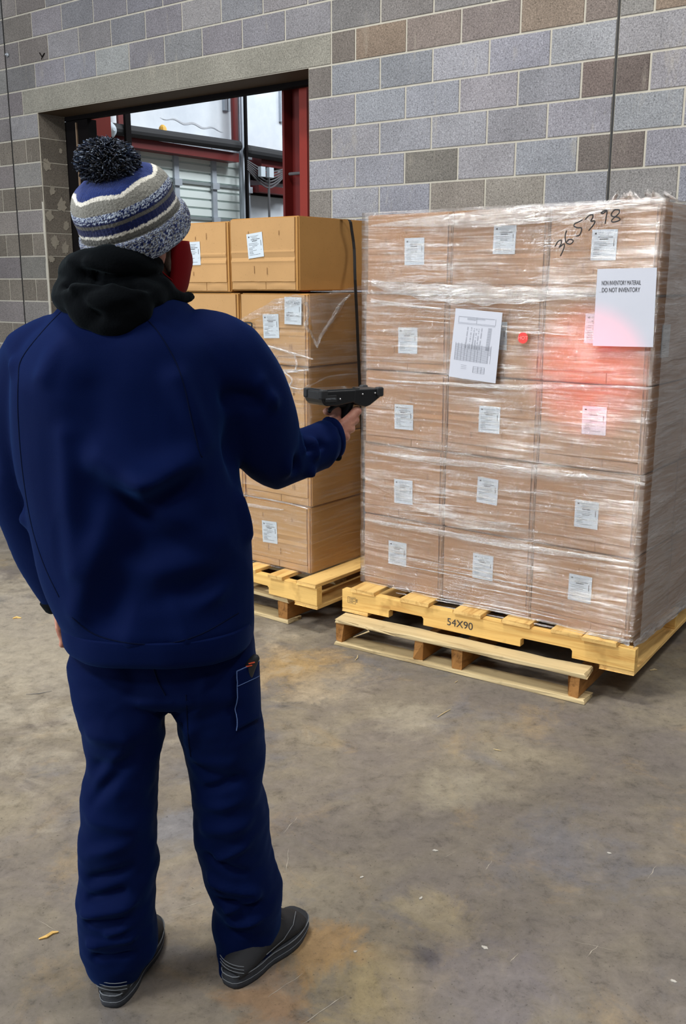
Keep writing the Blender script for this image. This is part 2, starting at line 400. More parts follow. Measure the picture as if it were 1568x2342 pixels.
# ------------------------------------------------------------------ the block wall
U = .2032; YAW = .638
D1 = V((math.cos(YAW), -math.sin(YAW), 0)); N1 = V((-math.sin(YAW), -math.cos(YAW), 0)); B1 = -N1
W0 = V((.082, 7.01, 0)); TOPZ = 15*U
def W(i, z, dep=0.0): return W0 + D1*(i*U) + V((0, 0, z)) + B1*dep
I0, I1, K0, K1 = -52, 30, -13, 15
OL, OR = -17, -2
JL, JR = -19, 9
LIGHT = (146, 147, 154); 
def block_col(k, i0, i1):
    r = random.Random(k*977 + i0*31)
    base = V((138, 137, 142)) if i0 < OL+16 and k < 0 else V((150, 151, 158))
    if i0 < OL: base = V((134, 131, 130))
    if k <= -2 and i0 > -2: base = V((128, 126, 126))
    c = base + V((1, 1, 1))*r.uniform(-9, 9) + V((r.uniform(-3, 3), 0, r.uniform(-3, 4)))
    sp = {(-1, -1): (112, 104, 96), (-1, 0): (134, 116, 98), (-1, 2): (130, 118, 110), (-1, 4): (126, 116, 112), (-1, 6): (136, 120, 104),
          (-1, 8): (126, 114, 106), (-1, 9): (140, 138, 134), (-2, 11): (134, 116, 98), (-1, 10): (140, 122, 104), (0, -2): (112, 106, 100), (1, 8): (118, 104, 98), (1, 9): (104, 92, 86),
          (2, 5): (140, 140, 146), (2, -2): (116, 110, 106), (3, 2): (116, 112, 104), (3, 8): (106, 98, 92), (3, 9): (110, 100, 94),
          (4, 3): (140, 132, 122), (4, 5): (146, 140, 130), (4, 9): (136, 134, 132), (4, -2): (132, 126, 118),
          (-2, -13): (164, 168, 168), (0, -19): (150, 150, 154), (-3, -3): (130, 124, 116), (4, 7): (144, 146, 152)}
    if (k, i0) in sp: c = V(sp[(k, i0)])*.8 + base*.2
    elif i0 <= -18 and k >= 1 and k % 2 == 1: c = V((122, 116, 108)) + V((1, 1, 1))*r.uniform(-8, 8)
    return srgb(*[max(0, min(255, x*1.0)) for x in c])
def wall():
    m = MB(); g = .0048; ch = .003; dp = .006
    def blk(i0, i1, k, col, z0=None, z1=None, ga=g, gb=g):
        zb = TOPZ - (k+1)*U if z0 is None else z0; zt = TOPZ - k*U if z1 is None else z1
        a, b = i0*U + ga, i1*U - gb; zb += g; zt -= g
        P = lambda x, z, d: W0 + D1*x + V((0, 0, z)) + B1*d
        vs = [P(a+ch, zb+ch, 0), P(b-ch, zb+ch, 0), P(b-ch, zt-ch, 0), P(a+ch, zt-ch, 0), P(a, zb, dp*2), P(b, zb, dp*2), P(b, zt, dp*2), P(a, zt, dp*2)]
        m.add(vs, [(0, 1, 2, 3), (4, 5, 1, 0), (5, 6, 2, 1), (6, 7, 3, 2), (7, 4, 0, 3)], 0, col)
    for k in range(K0, K1):
        cuts = set(i for i in range(I0, I1+1) if (i % 2 != 0) == (k % 2 == 0)); cuts |= {I0, I1, JL, JR}
        if 0 <= k: cuts |= {OL, OR}
        if k == -1: cuts |= {-18, -1}
        cuts = sorted(cuts)
        for a, b in zip(cuts, cuts[1:]):
            if k >= 0 and a >= OL and b <= OR: continue
            if k == -1 and a >= -18 and b <= -1: continue
            ga = .008 if a in (JL, JR) else g; gb = .008 if b in (JL, JR) else g
            blk(a, b, k, block_col(k, a, b), ga=ga, gb=gb)
    blk(-18, -1, -1, srgb(150, 148, 139))
    P = lambda i, z, d: W(i, z, d)
    # mortar bed behind the block faces
    zt, zl = TOPZ - K0*U, TOPZ
    for a, b, z0, z1 in ((I0, OL, 0, zl), (OR, I1, 0, zl), (I0, I1, zl, zt)):
        m.add([P(a, z0, dp), P(b, z0, dp), P(b, z1, dp), P(a, z1, dp)], [(0, 1, 2, 3)], 1)
    for j in (JL, JR):
        x = j*U; e = .0065
        Q = lambda xx, z, d: W0 + D1*xx + V((0, 0, z)) + B1*d
        m.add([Q(x-e, 0, .0015), Q(x+e, 0, .0015), Q(x+e, zt, .0015), Q(x-e, zt, .0015), Q(x-e, 0, .02), Q(x+e, 0, .02), Q(x+e, zt, .02), Q(x-e, zt, .02)],
              [(0, 1, 2, 3), (4, 0, 3, 7), (1, 5, 6, 2)], 2)
    T = .29
    # jambs: stacked block ends with mortar lines
    for k in range(0, K1):
        for i, sgn in ((OL, 1), (OR, -1)):
            zb, z1 = TOPZ-(k+1)*U + g, TOPZ-k*U - g
            q = .004*sgn
            cc = V(srgb(118, 112, 104))*random.Random(k*3+i).uniform(.8, 1.2)
            X = lambda d, z, o: W(i, z, d) - D1*(o*sgn)
            vs = [X(.006, zb, 0), X(T, zb, 0), X(T, z1, 0), X(.006, z1, 0)]
            m.add(vs, [(0, 1, 2, 3) if sgn < 0 else (3, 2, 1, 0)], 0, tuple(cc))
    for i, sgn in ((OL, 1), (OR, -1)):
        X = lambda d, z: W(i, z, d) - D1*(.004*sgn)
        m.add([X(.0, 0), X(T, 0), X(T, zl), X(.0, zl)], [(0, 1, 2, 3)], 1)
    m.add([P(OL, zl, .002), P(OR, zl, .002), P(OR, zl, T), P(OL, zl, T)], [(0, 1, 2, 3)], 3)
    # back face and top
    for a, b, z0, z1 in ((I0, OL, 0, zl), (OR, I1, 0, zl), (I0, I1, zl, zt)):
        m.add([P(a, z0, T), P(b, z0, T), P(b, z1, T), P(a, z1, T)], [(3, 2, 1, 0)], 1)
    m.add([P(I0, zt, 0), P(I1, zt, 0), P(I1, zt, T), P(I0, zt, T)], [(0, 1, 2, 3)], 1)
    struct(m.build('wall_back', [M_BLOCK, M_MORTAR, M_CAULK, M_LINTEL_UNDER], cols=True))
wall()
# plaster drips and mortar smears along the left jamb edge
m = MB(); rr = random.Random(4); n_ = 60; zs = [2.30-2.2*k/n_ for k in range(n_+1)]
lf = [.028+.006*noise.noise(V((z*7, 0, 0)))+.004*rr.uniform(-1, 1) for z in zs]
for k in range(n_): m.add([W(OL-lf[k+1]/U, zs[k+1], -.0012), W(OL, zs[k+1], -.0012), W(OL, zs[k], -.0012), W(OL-lf[k]/U, zs[k], -.0012)], [(0, 1, 2, 3)])
for cx_, cz_, r_q in ((.06, 2.62, .05), (.10, 2.40, .035), (.05, 2.18, .045), (.20, 2.28, .05), (.23, 2.10, .04), (.09, 1.96, .05), (.2, 1.9, .05), (.04, 1.8, .03), (.16, 1.72, .03), (.22, 2.75, .02)):
    pts = [(cx_ + r_q*1.3*(.45+.9*abs(noise.noise(V((q*1.3, cx_*40, cz_*9)))))*math.cos(q*.2618), cz_ + r_q*1.7*(.45+.9*abs(noise.noise(V((q*1.3, 5+cx_*40, cz_*9)))))*math.sin(q*.2618)) for q in range(24)]
    m.add([W(OL, z, min(.285, max(.004, d))) + D1*.0045 for d, z in pts], [tuple(range(24))[::-1]])
m.m = [0 if k < n_ else 1 for k in range(len(m.f))]
struct(m.build('trim_1', [M_MORTAR, plain('old_plaster', srgb(150, 144, 132), .9, var=.3, scale=40)], world=True))
# floor
m = MB(); m.add([V((-22, -8, 0)), V((22, -8, 0)), V((22, 34, 0)), V((-22, 34, 0))], [(0, 1, 2, 3)], 0)
rs = random.Random(12)
scr = [((612, 2281), (692, 2226), .0022), ((690, 2342), (790, 2275), .003), ((648, 1905), (680, 1868), .002), ((655, 1990), (660, 1940), .0018), ((1340, 2190), (1368, 2160), .002), ((1165, 2200), (1185, 2180), .0018),
       ((590, 2010), (618, 1995), .0015), ((1300, 2150), (1420, 2178), .0012), ((880, 1730), (905, 1722), .0015), ((1110, 1990), (1124, 1968), .0018), ((1016, 1960), (1040, 1948), .0012), ((150, 2140), (80, 2100), .001),
       ((600, 1600), (700, 1575), .0012), ((1240, 1710), (1380, 1735), .0010), ((400, 2080), (470, 2060), .0012), ((20, 1800), (70, 1790), .001), ((1480, 2010), (1500, 1980), .0016), ((330, 1880), (350, 1800), .001)]
for a, b, wd in scr:
    A_, B_ = atz(*a, .0006), atz(*b, .0006); d_ = (B_-A_).normalized(); n_ = V((-d_.y, d_.x, 0)); K_ = 8; pr = []
    for k in range(K_+1):
        p_ = A_ + (B_-A_)*k/K_ + n_*(.004*noise.noise(V((k*.4, a[0], 0)))); w_ = wd*.6*rs.uniform(.2, 1)*math.sin(PI*(k+.4)/(K_+.8)); pr.append((p_-n_*w_, p_+n_*w_))
    for k in range(K_): m.add([pr[k][0], pr[k+1][0], pr[k+1][1], pr[k][1]], [(3, 2, 1, 0)], 1)
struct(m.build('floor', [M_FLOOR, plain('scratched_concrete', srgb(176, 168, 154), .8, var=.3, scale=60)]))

# small hardware on the left of the wall
def stud(u, v, r, name, label, mat, h=.02):
    p = onp(u, v, W0, N1); mm = MB(); mm.tube([p - N1*.004, p + N1*h], r, 10); mm.tube([p + N1*(h*.3), p + N1*(h*.55)], r*1.7, 6)
    return tag(mm.build(name, mat, world=True), label, 'bolt')
stud(20, 126, .010, 'anchor_bolt', 'pale round anchor bolt in the grey block wall high at the far left', M_GALV, .03)
p = [onp(u, v, W0, N1) + N1*.008 for u, v in ((92, 121), (98, 131), (100, 126), (103, 122))]
m = MB(); m.tube([p[0], p[1]], .004, 6); m.tube([p[1], p[3]], .004, 6); m.tube([p[1], p[1] + N1*.01 - V((0, 0, .02))], .004, 6)
tag(m.build('wall_clip', M_DKST, world=True), 'small black forked clip fixed to the block wall above the opening', 'clip')

# ------------------------------------------------------------------ the opening: steel frame behind it and the next hall
def wl(a, d, z): return W(OR, 0, 0) + D1*a + B1*d + V((0, 0, z))      # a along the wall from the right jamb, d behind the wall face
def wbox(m, a0, a1, d0, d1, z0, z1, mi=0):
    vs = [wl(a, d, z) for z in (z0, z1) for d in (d0, d1) for a in (a0, a1)]
    m.add(vs, [(0, 2, 3, 1), (4, 5, 7, 6), (0, 1, 5, 4), (2, 6, 7, 3), (0, 4, 6, 2), (1, 3, 7, 5)], mi)
OW = (OR-OL)*U
m = MB(); wbox(m, -OW-.02, .02, .292, .36, TOPZ-.035, TOPZ+.05)
struct(m.build('trim_2', M_DKST, world=True))
m = MB(); wbox(m, -OW-.05, -OW+.30, .30, .40, 0, TOPZ-.04); struct(m.build('trim_3', M_DKST, world=True))
m = MB(); wbox(m, -OW+.150, -OW+.162, .285, .299, 0, TOPZ-.06); struct(m.build('trim_4', M_TAN, world=True))
# red H-column beside the right jamb
r_ = empty('steel_column', wl(.02, .45, 0)); tag(r_, 'dark red steel column just behind the right edge of the wall opening', 'column')
ra = [(onp(u, 300, wl(0, d, 0), N1) - wl(0, 0, 0)).dot(D1) for u, d in ((660, .50), (699, .50), (714, .50))]
m = MB(); wbox(m, ra[0], ra[0]+.02, .42, .66, 0, 4.6); m.build('flange', M_REDST, r_, world=True)
m = MB(); wbox(m, ra[0]+.02, ra[1], .52, .54, 0, 4.6); m.build('web', M_REDST, r_, world=True)
m = MB(); wbox(m, ra[1], ra[2]+.01, .42, .66, 0, 4.6); m.build('flange', M_REDO, r_, world=True)
ca = [(onp(u, 300, wl(0, .75, 0), N1) - wl(0, 0, 0)).dot(D1) for u in (203, 217)]
m = MB(); wbox(m, ca[0], ca[1], .75, .95, 0, 4.6)
tag(m.build('steel_column', M_REDO, world=True), 'orange red steel column seen behind the pom-pom at the left of the opening', 'column')

SA = -6.0                                    # the side wall of the next hall runs away from the block wall
SP = wl(SA, 0, 0); SN = D1.copy()
def sp(u, v, off=0.0): return onp(u, v, SP + SN*off, SN)
def sd(u, v=400, off=0.0): return (sp(u, v, off) - SP).dot(B1)
def sz(u, v): return sp(u, v).z
def sbox(m, d0, d1, z0, z1, o0, o1, mi=0):
    vs = [SP + B1*d + SN*o + V((0, 0, z)) for z in (z0, z1) for o in (o0, o1) for d in (d0, d1)]
    m.add(vs, [(0, 2, 3, 1), (4, 5, 7, 6), (0, 1, 5, 4), (2, 6, 7, 3), (0, 4, 6, 2), (1, 3, 7, 5)], mi)
m = MB(); sbox(m, .3, 26, 0, 9, -.2, 0); struct(m.build('wall_next_hall', M_WPANEL, world=True))
m = MB(); sbox(m, 26, 26.2, 0, 9, -.2, 16); struct(m.build('wall_next_hall_end', M_WPANEL, world=True))
dL, dR = sd(200), sd(556)
zt_ = sz(553, 357)
def band(name, mat, u0, v0, v1, u1, off0, off1, label, cat):
    d0, d1 = sd(u0, (v0+v1)/2, off0), sd(u1, (v0+v1)/2, off1); zb = sp(u0, v1, off1).z; zt = sp(u0, v0, off1).z
    mm = MB(); sbox(mm, d0, d1, zb, zt, off0, off1); return tag(mm.build(name, mat, world=True), label, cat)
# sectional door
r_ = empty('door_1', SP + B1*((dL+dR)/2)); struct(r_)
stiles = [sd(u, 430) for u in (205, 305, 392, 478, 554)]
ph = (sz(480, 345) - sz(480, 424))
for q in range(7):
    z1 = zt_ - q*ph; z0 = z1 - ph
    if z0 < -.3: break
    z0 = max(z0, .02); mm = MB(); sbox(mm, dL, dR, z0+.012, z1-.012, .03, .06)
    for k in range(4):
        zz = z0 + (z1-z0)*(k+.35)/4
        sbox(mm, dL, dR, zz, zz+(z1-z0)*.19, .055, .085)
    mm.build('door_panel', M_DOORP, r_, world=True)
mm = MB(); sbox(mm, dL, dR, .02, zt_, .02, .03); mm.build('door_backing', M_DOORG, r_, world=True)
for s_ in stiles:
    mm = MB(); sbox(mm, s_-.045, s_+.045, .02, zt_, .05, .12)
    for q in range(6): sbox(mm, s_-.07, s_+.07, zt_-q*ph-.06, zt_-q*ph+.03, .10, .15)
    mm.build('stile', M_GALV, r_, world=True)
for q in range(1, 6):
    mm = MB(); sbox(mm, dL, dR, zt_-q*ph-.018, zt_-q*ph+.018, .085, .11); mm.build('hinge_rail', M_DOORG, r_, world=True)
mm = MB(); sbox(mm, dL, dR, zt_, zt_+.07, .03, .14); mm.build('top_rail', M_GALV, r_, world=True)
band('steel_beam', M_REDST, 215, 300, 324, 545, .02, .30, 'dark red steel beam over the white sectional door of the next hall', 'beam')
mm = MB(); mm.tube([sp(215, 289, .34), sp(545, 334, .34)], .075, 12)
dpipe = tag(mm.build('black_pipe', M_PIPE, world=True), 'black round pipe lying along the beam over the sectional door', 'pipe')
def col_at(name, u0, u1, mat, label, top=9, off=.2, cat='column', bot=0, o0=.0):
    mm = MB(); sbox(mm, sd(u0, 300, off), max(sd(u1, 300, off), sd(u0, 300, off)+.03), bot, top, max(o0, off-.04), off); return tag(mm.build(name, mat, world=True), label, cat)
col_at('steel_post', 533, 545, M_REDST, 'slim dark red post right of the sectional door', bot=zt_+.1)
col_at('steel_post', 272, 287, M_REDST, 'dark red post at the left of the sectional door by the pom-pom', bot=.0)
col_at('door_track', 288, 300, M_DKST, 'black vertical door track just right of the pom-pom', off=.45)
col_at('door_track', 548, 552, M_GALV, 'grey steel door track along the right side of the sectional door', off=.2)
col_at('door_track', 554, 558, M_GALV, 'second grey track strip right of the sectional door', off=.3)
col_at('black_conduit', 562, 566, M_DKST, 'thin black vertical conduit right of the sectional door', off=.5)
for u in (330, 352, 378): pass
band('steel_beam', M_REDST, 566, 352, 375, 668, .02, .30, 'dark red upper steel beam in the bay right of the sectional door', 'beam')
mm = MB(); mm.tube([sp(566, 345, .34), sp(668, 362, .34)], .085, 12)
tag(mm.build('black_pipe', M_PIPE, world=True), 'black pipe on the upper beam in the right hand bay', 'pipe')
band('steel_beam', M_REDST, 566, 384, 396, 668, .02, .25, 'thin dark red middle steel beam behind the cable bundle', 'beam')
band('black_strip', M_DKST, 566, 396, 408, 668, .02, .15, 'black strip put in as the shadow gap under the thin middle beam', 'ledge')  # solid black strip stands in for shade in the gap
band('steel_beam', M_REDST, 566, 420, 436, 668, .02, .25, 'dark red lower steel beam in the bay right of the sectional door', 'beam')
band('black_strip', M_DKST, 566, 436, 444, 668, .02, .10, 'black ledge under the lower red beam', 'ledge')
for k in range(6):
    a = sp(566, 368+k*4, .5); b = sp(660, 384+k*1.6, .5); mid = (a+b)/2 - V((0, 0, .10+.03*k))
    mm = MB(); mm.tube(catmull([a, mid, b], 8), .012, 6)
    tag(mm.build('cable', M_WIRE, world=True), '%s of six thin grey cables sagging right of the sectional door' % ('uppermost', 'second from the top', 'third from the top', 'fourth from the top', 'fifth from the top', 'lowest')[k], 'cable', 'cables in the bundle of the next hall')
for u, v, lb in ((595, 393, 'left'), (614, 395, 'right')):
    c = sp(u, v, .55); mm = MB()
    vs = [c + B1*x + V((0, 0, z)) + SN*y for z in (-.07, .07) for y in (0, .06) for x in (-.05, .05)]
    mm.add(vs, [(0, 2, 3, 1), (4, 5, 7, 6), (0, 1, 5, 4), (2, 6, 7, 3), (0, 4, 6, 2), (1, 3, 7, 5)])
    tag(mm.build('junction_box', M_LABEL, world=True), 'small white junction box, %s one of the two under the sagging cables' % lb, 'junction box')
mm = MB(); mm.tube([sp(614, 400, .5), V(sp(614, 400, .5)) - V((0, 0, 3.0))], .018, 6)
tag(mm.build('conduit_pipe', M_WIRE, world=True), 'thin grey conduit dropping from the right hand junction box', 'conduit')
mm = MB(); a = wl(-.40, .40, 2.35); mm.tube([wl(-.55, .45, 2.42), wl(-.42, .45, 2.42), wl(-.36, .45, 2.36), wl(-.36, .45, .3)], .012, 8)
tag(mm.build('conduit_pipe', M_WIRE, world=True), 'bent grey conduit beside the dark red column behind the opening', 'conduit')
c = sp(237, 299, .4); mm = MB(); mm.tube([c, c + SN*.12], .10, 16); mm.tube([c + SN*.12, c + SN*.16], .06, 12)
tag(mm.build('alarm_bell', M_LABEL, world=True), 'white round alarm bell on the red beam above the pom-pom', 'bell')
c = sp(372, 301, .3); mm = MB(); mm.tube([c - V((0, 0, .06)), c + V((0, 0, .05))], [.07, .05], 10)
mm.build('cap', plain('yellow_plastic', srgb(226, 176, 70), .5), dpipe, world=True)['label'] = 'yellow cap'
for u in (365, 512, 520, 640, 648):
    mm = MB(); d = sd(u, 280); sbox(mm, d-.03, d+.03, zt_+.6, 9, 0, .05); struct(mm.build('trim_%d' % (10+u % 100), M_GALV, world=True))
mm = MB(); top_, low_ = [], []
for k in range(31):
    u = 366+145*k/30; v = 268+32*k/30 + 3*math.sin(k*.7); h_ = 3.5*math.sin(PI*(k+1)/32)*(.6+.5*abs(noise.noise(V((k*.8, 0, 0)))))
    top_.append(sp(u, v-h_, .006)); low_.append(sp(u, v+h_, .006))
for k in range(30): mm.add([low_[k], low_[k+1], top_[k+1], top_[k]], [(0, 1, 2, 3)])
struct(mm.build('trim_8', plain('grey_scuff', srgb(176, 180, 186), .8), world=True))

# ------------------------------------------------------------------ cardboard boxes
BW, BD, BH = .424, .42, .3255
def box_mesh(w, d, h, seed, bulge=.004):
    r = random.Random(seed); bm = bmesh.new(); bmesh.ops.create_cube(bm, size=1)
    bmesh.ops.bevel(bm, geom=bm.edges[:], offset=.012, segments=2, affect='EDGES')
    bmesh.ops.subdivide_edges(bm, edges=[e for e in bm.edges if e.calc_length() > .5], cuts=7, use_grid_fill=True)
    for v in bm.verts:
        c = v.co; x, y, z = c.x*2, c.y*2, c.z*2
        b = V((0, 0, 0))
        nn = noise.noise(V((x*1.5+seed*3.1, y*1.5, z*1.5)))
        if abs(y) > .97: b.y += math.copysign(bulge*(1-x*x)*(1-z*z) + .0015*nn*(1-z*z), y)
        if abs(x) > .97: b.x += math.copysign(bulge*(1-y*y)*(1-z*z) + .0015*nn, x)
        v.co = V((c.x*w, c.y*d + 0*d, (c.z+.5)*h)) + b
        v.co.y += d/2; v.co.x += w/2
    bm.verts.index_update(); vs = [v.co.copy() for v in bm.verts]; fs = [[v.index for v in f.verts] for f in bm.faces]; bm.free()
    return vs, fs
def mesh_only(name, vs, fs, mats, smooth=False, midx=None):
    me = bpy.data.meshes.new(name); me.from_pydata([tuple(v) for v in vs], [], [tuple(f) for f in fs])
    for m_ in (mats if isinstance(mats, (list, tuple)) else [mats]): me.materials.append(m_)
    if midx: me.polygons.foreach_set('material_index', midx)
    me.update(); return me
def flap_geo(w, h, seed, kind=0):
    """outer flap over the front (reaches from the top edge most of the way down) and the bottom flaps in two halves under it"""
    r = random.Random(seed*5+1); top = MB(); low = MB()
    x0, x1 = .010, w-.016; zb = h*(.13 + r.uniform(-.015, .02)); n = 14
    ztop = h-.006
    def sheet(mb, xa, xb, za, zb_, t0, t1, wob):
        vs = []; nx = n; nz = 34 if zb_-za > h*.4 else 5
        for j in range(nz+1):
            for i in range(nx+1):
                x = xa+(xb-xa)*i/nx; z = za+(zb_-za)*j/nz
                zf = z/h; bul = t0 + .0022*math.exp(-((zf-.40-.02*(seed % 3))/.018)**2) - .0025*math.exp(-((zf-.46-.02*(seed % 3))/.02)**2) + .0018*math.exp(-((zf-.53)/.018)**2) + .003*math.sin(PI*i/nx)*math.sin(PI*j/nz*.8+.3) + wob*noise.noise(V((x*9+seed, z*9, seed)))
                if j == 0: z += .002*noise.noise(V((x*30, seed, 0)))
                vs.append(V((x, -bul, z)))
        b = len(vs); vs += [V((v.x, -t1, v.z)) for v in vs[:b]]
        fs = [(j*(nx+1)+i, j*(nx+1)+i+1, (j+1)*(nx+1)+i+1, (j+1)*(nx+1)+i) for j in range(nz) for i in range(nx)]
        ring = list(range(nx+1)) + [j*(nx+1)+nx for j in range(1, nz+1)] + [nz*(nx+1)+i for i in range(nx-1, -1, -1)] + [j*(nx+1) for j in range(nz-1, 0, -1)]
        for a, c in zip(ring, ring[1:]+ring[:1]): fs.append((a, a+b, c+b, c))
        mb.add(vs, fs)
    sheet(top, x0, x1, zb, ztop, .0075, .001, .0015)
    xm = w*(.5+r.uniform(-.1, .18))
    sheet(low, x0, xm-.0015, .006, zb-.003, .0035, -.001, .001); sheet(low, xm+.0015, x1, .006, zb-.003, .0035, -.001, .001)
    st = MB()
    for k in range(5):
        x = r.uniform(.06, w-.06); z = r.choice((zb+.03, zb+.035, h-.08, h*.6)); L_ = r.uniform(.015, .035)
        st.add([V((x-.0013, -.0125, z)), V((x+.0013, -.0125, z)), V((x+.0013, -.0125, z+L_)), V((x-.0013, -.0125, z+L_))], [(0, 1, 2, 3)])
    return top, low, st
def ink_geo(seed, w=.096, h=.108, big=None):
    """print lines of the shipping label as small flat marks in x,z"""
    r = random.Random(seed); m_ = MB(); y = -.0006
    def bar(x, z, ww, hh): m_.add([V((x, y, z)), V((x+ww, y, z)), V((x+ww, y, z+hh)), V((x, y, z+hh))], [(0, 1, 2, 3)])
    def line(x, z, ww, hh):
        e = x+ww
        while x < e:
            q = min(r.uniform(.0015, .006)*(hh/.0022+.3)*.6, e-x); bar(x, z, q, hh*r.uniform(.75, 1)); x += q+r.uniform(.0006, .0014)
    (None if big else bar(-w*.40, h*.84, .008, .006)); line(-w*.25, h*.88, .050, .0016); line(-w*.25, h*.84, .042, .0014)
    if big:
        for s_, z, sz_, xx in big:
            vs, fs = text_geo(s_, sz_); m_.add([V((v.x+xx, y, v.y+z)) for v in vs], fs)
    else:
        line(-w*.18, h*.795, .034, .0020); line(-w*.24, h*.735, .056, .0034); line(-w*.18, h*.665, .032, .0048)
    z = .585
    for ww in (.055, .062, .030, .034, .022, .046, .022, .026, .066):
        x = -w*.40 if ww != .030 else -w*.18
        if not (big and z > .45): line(x, h*z, ww, .0020 if ww > .03 else .0026)
        z -= .058
    bar(w*.37, h*.46, .0028, .024); line(w*.33, h*.295, .009, .0014)
    return m_
LBL_MESH = {}
def label_meshes(seed, w=.096, h=.108, big=None):
    key = (seed, w, h, str(big))
    if key not in LBL_MESH:
        q = MB(); q.box(-w/2, -.0004, 0, w/2, .0006, h)
        LBL_MESH[key] = (mesh_only('shipping_label', q.v, q.f, M_LABEL), mesh_only('label_print', *(lambda g: (g.v, g.f))(ink_geo(seed, w, h, big)), M_INK))
    return LBL_MESH[key]
def link(name, me, parent, loc=(0, 0, 0), rot=(0, 0, 0)):
    o = bpy.data.objects.new(name, me); COL.objects.link(o); o.parent = parent; o.location = loc; o.rotation_euler = rot; return o
def put_label(parent, loc, rot=(0, 0, 0), seed=1, w=.096, h=.108, big=None, label=None):
    a, b = label_meshes(seed, w, h, big); o = link('shipping_label', a, parent, loc, rot); link('label_print', b, o)
    if label: o['label'] = label
    return o
VAR = {}
def box_variant(kind, seed):
    if (kind, seed) not in VAR:
        w_, d_, body, flap = {'big': (BW, BD, M_CARD_B, M_CARD_F), 'left': (.42, .80, M_CARD_L, M_CARD_LF)}[kind]
        vs, fs = box_mesh(w_-.006, d_-.006, BH-.004, seed); t_, l_, s_ = flap_geo(w_-.006, BH-.004, seed)
        VAR[(kind, seed)] = (mesh_only('box_body', vs, fs, body, True), mesh_only('top_flap', t_.v + s_.v, t_.f + [tuple(i+len(t_.v) for i in f) for f in s_.f], [flap, M_STAPLE], midx=[0]*len(t_.f)+[1]*len(s_.f)), mesh_only('bottom_flap', l_.v, l_.f, flap))
    return VAR[(kind, seed)]
def card_box(kind, seed, loc, rotz, label, group, lab=None, flaps=True):
    r = empty('cardboard_box', loc, (0, 0, rotz)); tag(r, label, 'box', group)
    b, t_, l_ = box_variant(kind, seed)
    link('box_body', b, r)
    if flaps:
        link('top_flap', t_, r); link('bottom_flap', l_, r)
    if lab: put_label(r, *lab)
    return r
ANG = math.radians(-37.4)
E1 = V((math.cos(ANG), math.sin(ANG), 0)); E2 = V((-E1.y, E1.x, 0)); NF = -E2
C0 = V((.097, 4.27, .25))
BJ = random.Random(11)
rowname = ['bottom', 'second', 'third', 'fourth', 'top']; colname = ['left', 'middle', 'right']
lab_px = {(4, 0): (947, 575), (4, 1): (1152, 548), (4, 2): (1380, 560), (3, 0): (932, 779), (3, 1): (1134, 768), (3, 2): (1364, 752),
          (2, 0): (923, 954), (2, 1): (1118, 960), (2, 2): (1358, 962), (1, 0): (922, 1125), (1, 1): (1113, 1123), (1, 2): (1340, 1177),
          (0, 0): (908, 1266), (0, 1): (1103, 1297), (0, 2): (1325, 1346)}
def loc_in(P, root, rz):
    d = P - root; return V((d.x*math.cos(rz)+d.y*math.sin(rz), -d.x*math.sin(rz)+d.y*math.cos(rz), d.z))
rowoff = [(.0, .0), (-.004, .004), (.004, .0), (.0, .003), (.008, .0)]
for rI in range(5):
    for cI in range(3):
        dx, dy = rowoff[rI]
        root = C0 + E1*(cI*BW+dx) + E2*(dy+BJ.uniform(0, .004)) + V((0, 0, rI*BH))
        P = onp(*lab_px[(rI, cI)], root - E2*.013, NF)
        q = loc_in(P, root, ANG)
        lab = ((q.x, -.0125, q.z-.054), (0, BJ.uniform(-.03, .03), 0), BJ.randint(1, 4))
        where = 'film covered brown box in the %s row, %s column of the large stack front' % (rowname[rI], colname[cI])
        card_box('big', BJ.randint(1, 5), root, ANG, where, 'boxes on the large wrapped pallet', lab)
depth_word = ['', 'second from the front', 'third from the front', 'fourth from the front']
for rI in range(5):
    for k in range(1, 4):
        dx, dy = rowoff[rI]
        root = C0 + E1*(2*BW+dx+BJ.uniform(-.002, .002)) + E2*(dy+k*BD+.006) + V((0, 0, rI*BH))
        r = card_box('big', BJ.randint(1, 5), root, ANG, 'wrapped box on the right side of the large stack, %s row, %s' % (rowname[rI], depth_word[k]),
                 'boxes on the large wrapped pallet', None, False)
        if rI == 3 and k == 1:
            P = onp(1522, 780, root + E1*(BW), E1); q = loc_in(P, root, ANG)
            put_label(r, (BW-.001, q.y, q.z-.06), (0, 0, PI/2), 9, .085, .12, (('NS PLANT', .088, .014, 0), ('Raleigh,', .045, .009, -.012)), 'label turned sideways on the stack side')
LANG = math.radians(-38)
LE1 = V((math.cos(LANG), math.sin(LANG), 0)); LE2 = V((-LE1.y, LE1.x, 0)); LN = -LE2
LC = V((-.149, 4.366, .25))
loff = [(.0, .0), (.005, .004), (-.008, .0), (.004, -.004), (-.045, -.012)]
llab = {(4, 0): (585, 561, 1), (4, 1): (441, 580, 1), (3, 0): (620, 746, 1), (3, 1): (452, 735, 1), (0, 0): (617, 1217, 1)}
for rI in range(5):
    for cI in range(3):
        dx, dy = loff[rI]
        root = LC - LE1*((cI+1)*.42 - dx + (.006 if rI == 4 else 0)*cI) + LE2*dy + V((0, 0, rI*BH + (.008 if (rI == 4 and cI == 0) else 0)))
        lab = None
        if (rI, cI) in llab:
            P = onp(*llab[(rI, cI)][:2], root - LE2*.013, LN); q = loc_in(P, root, LANG)
            lab = ((q.x, -.0125, q.z-.054), (0, {(4, 0): -.10, (4, 1): -.02}.get((rI, cI), -.04), 0), 2)
        rz = LANG + {(4, 1): .010, (3, 1): -.012}.get((rI, cI), 0)
        wh = {0: 'at its visible corner', 1: 'one in from the corner', 2: 'behind the person'}[cI]
        card_box('left', BJ.randint(1, 5), root, rz, 'golden brown box in the %s row of the smaller stack, %s' % (rowname[rI], wh), 'boxes on the smaller stack', lab)
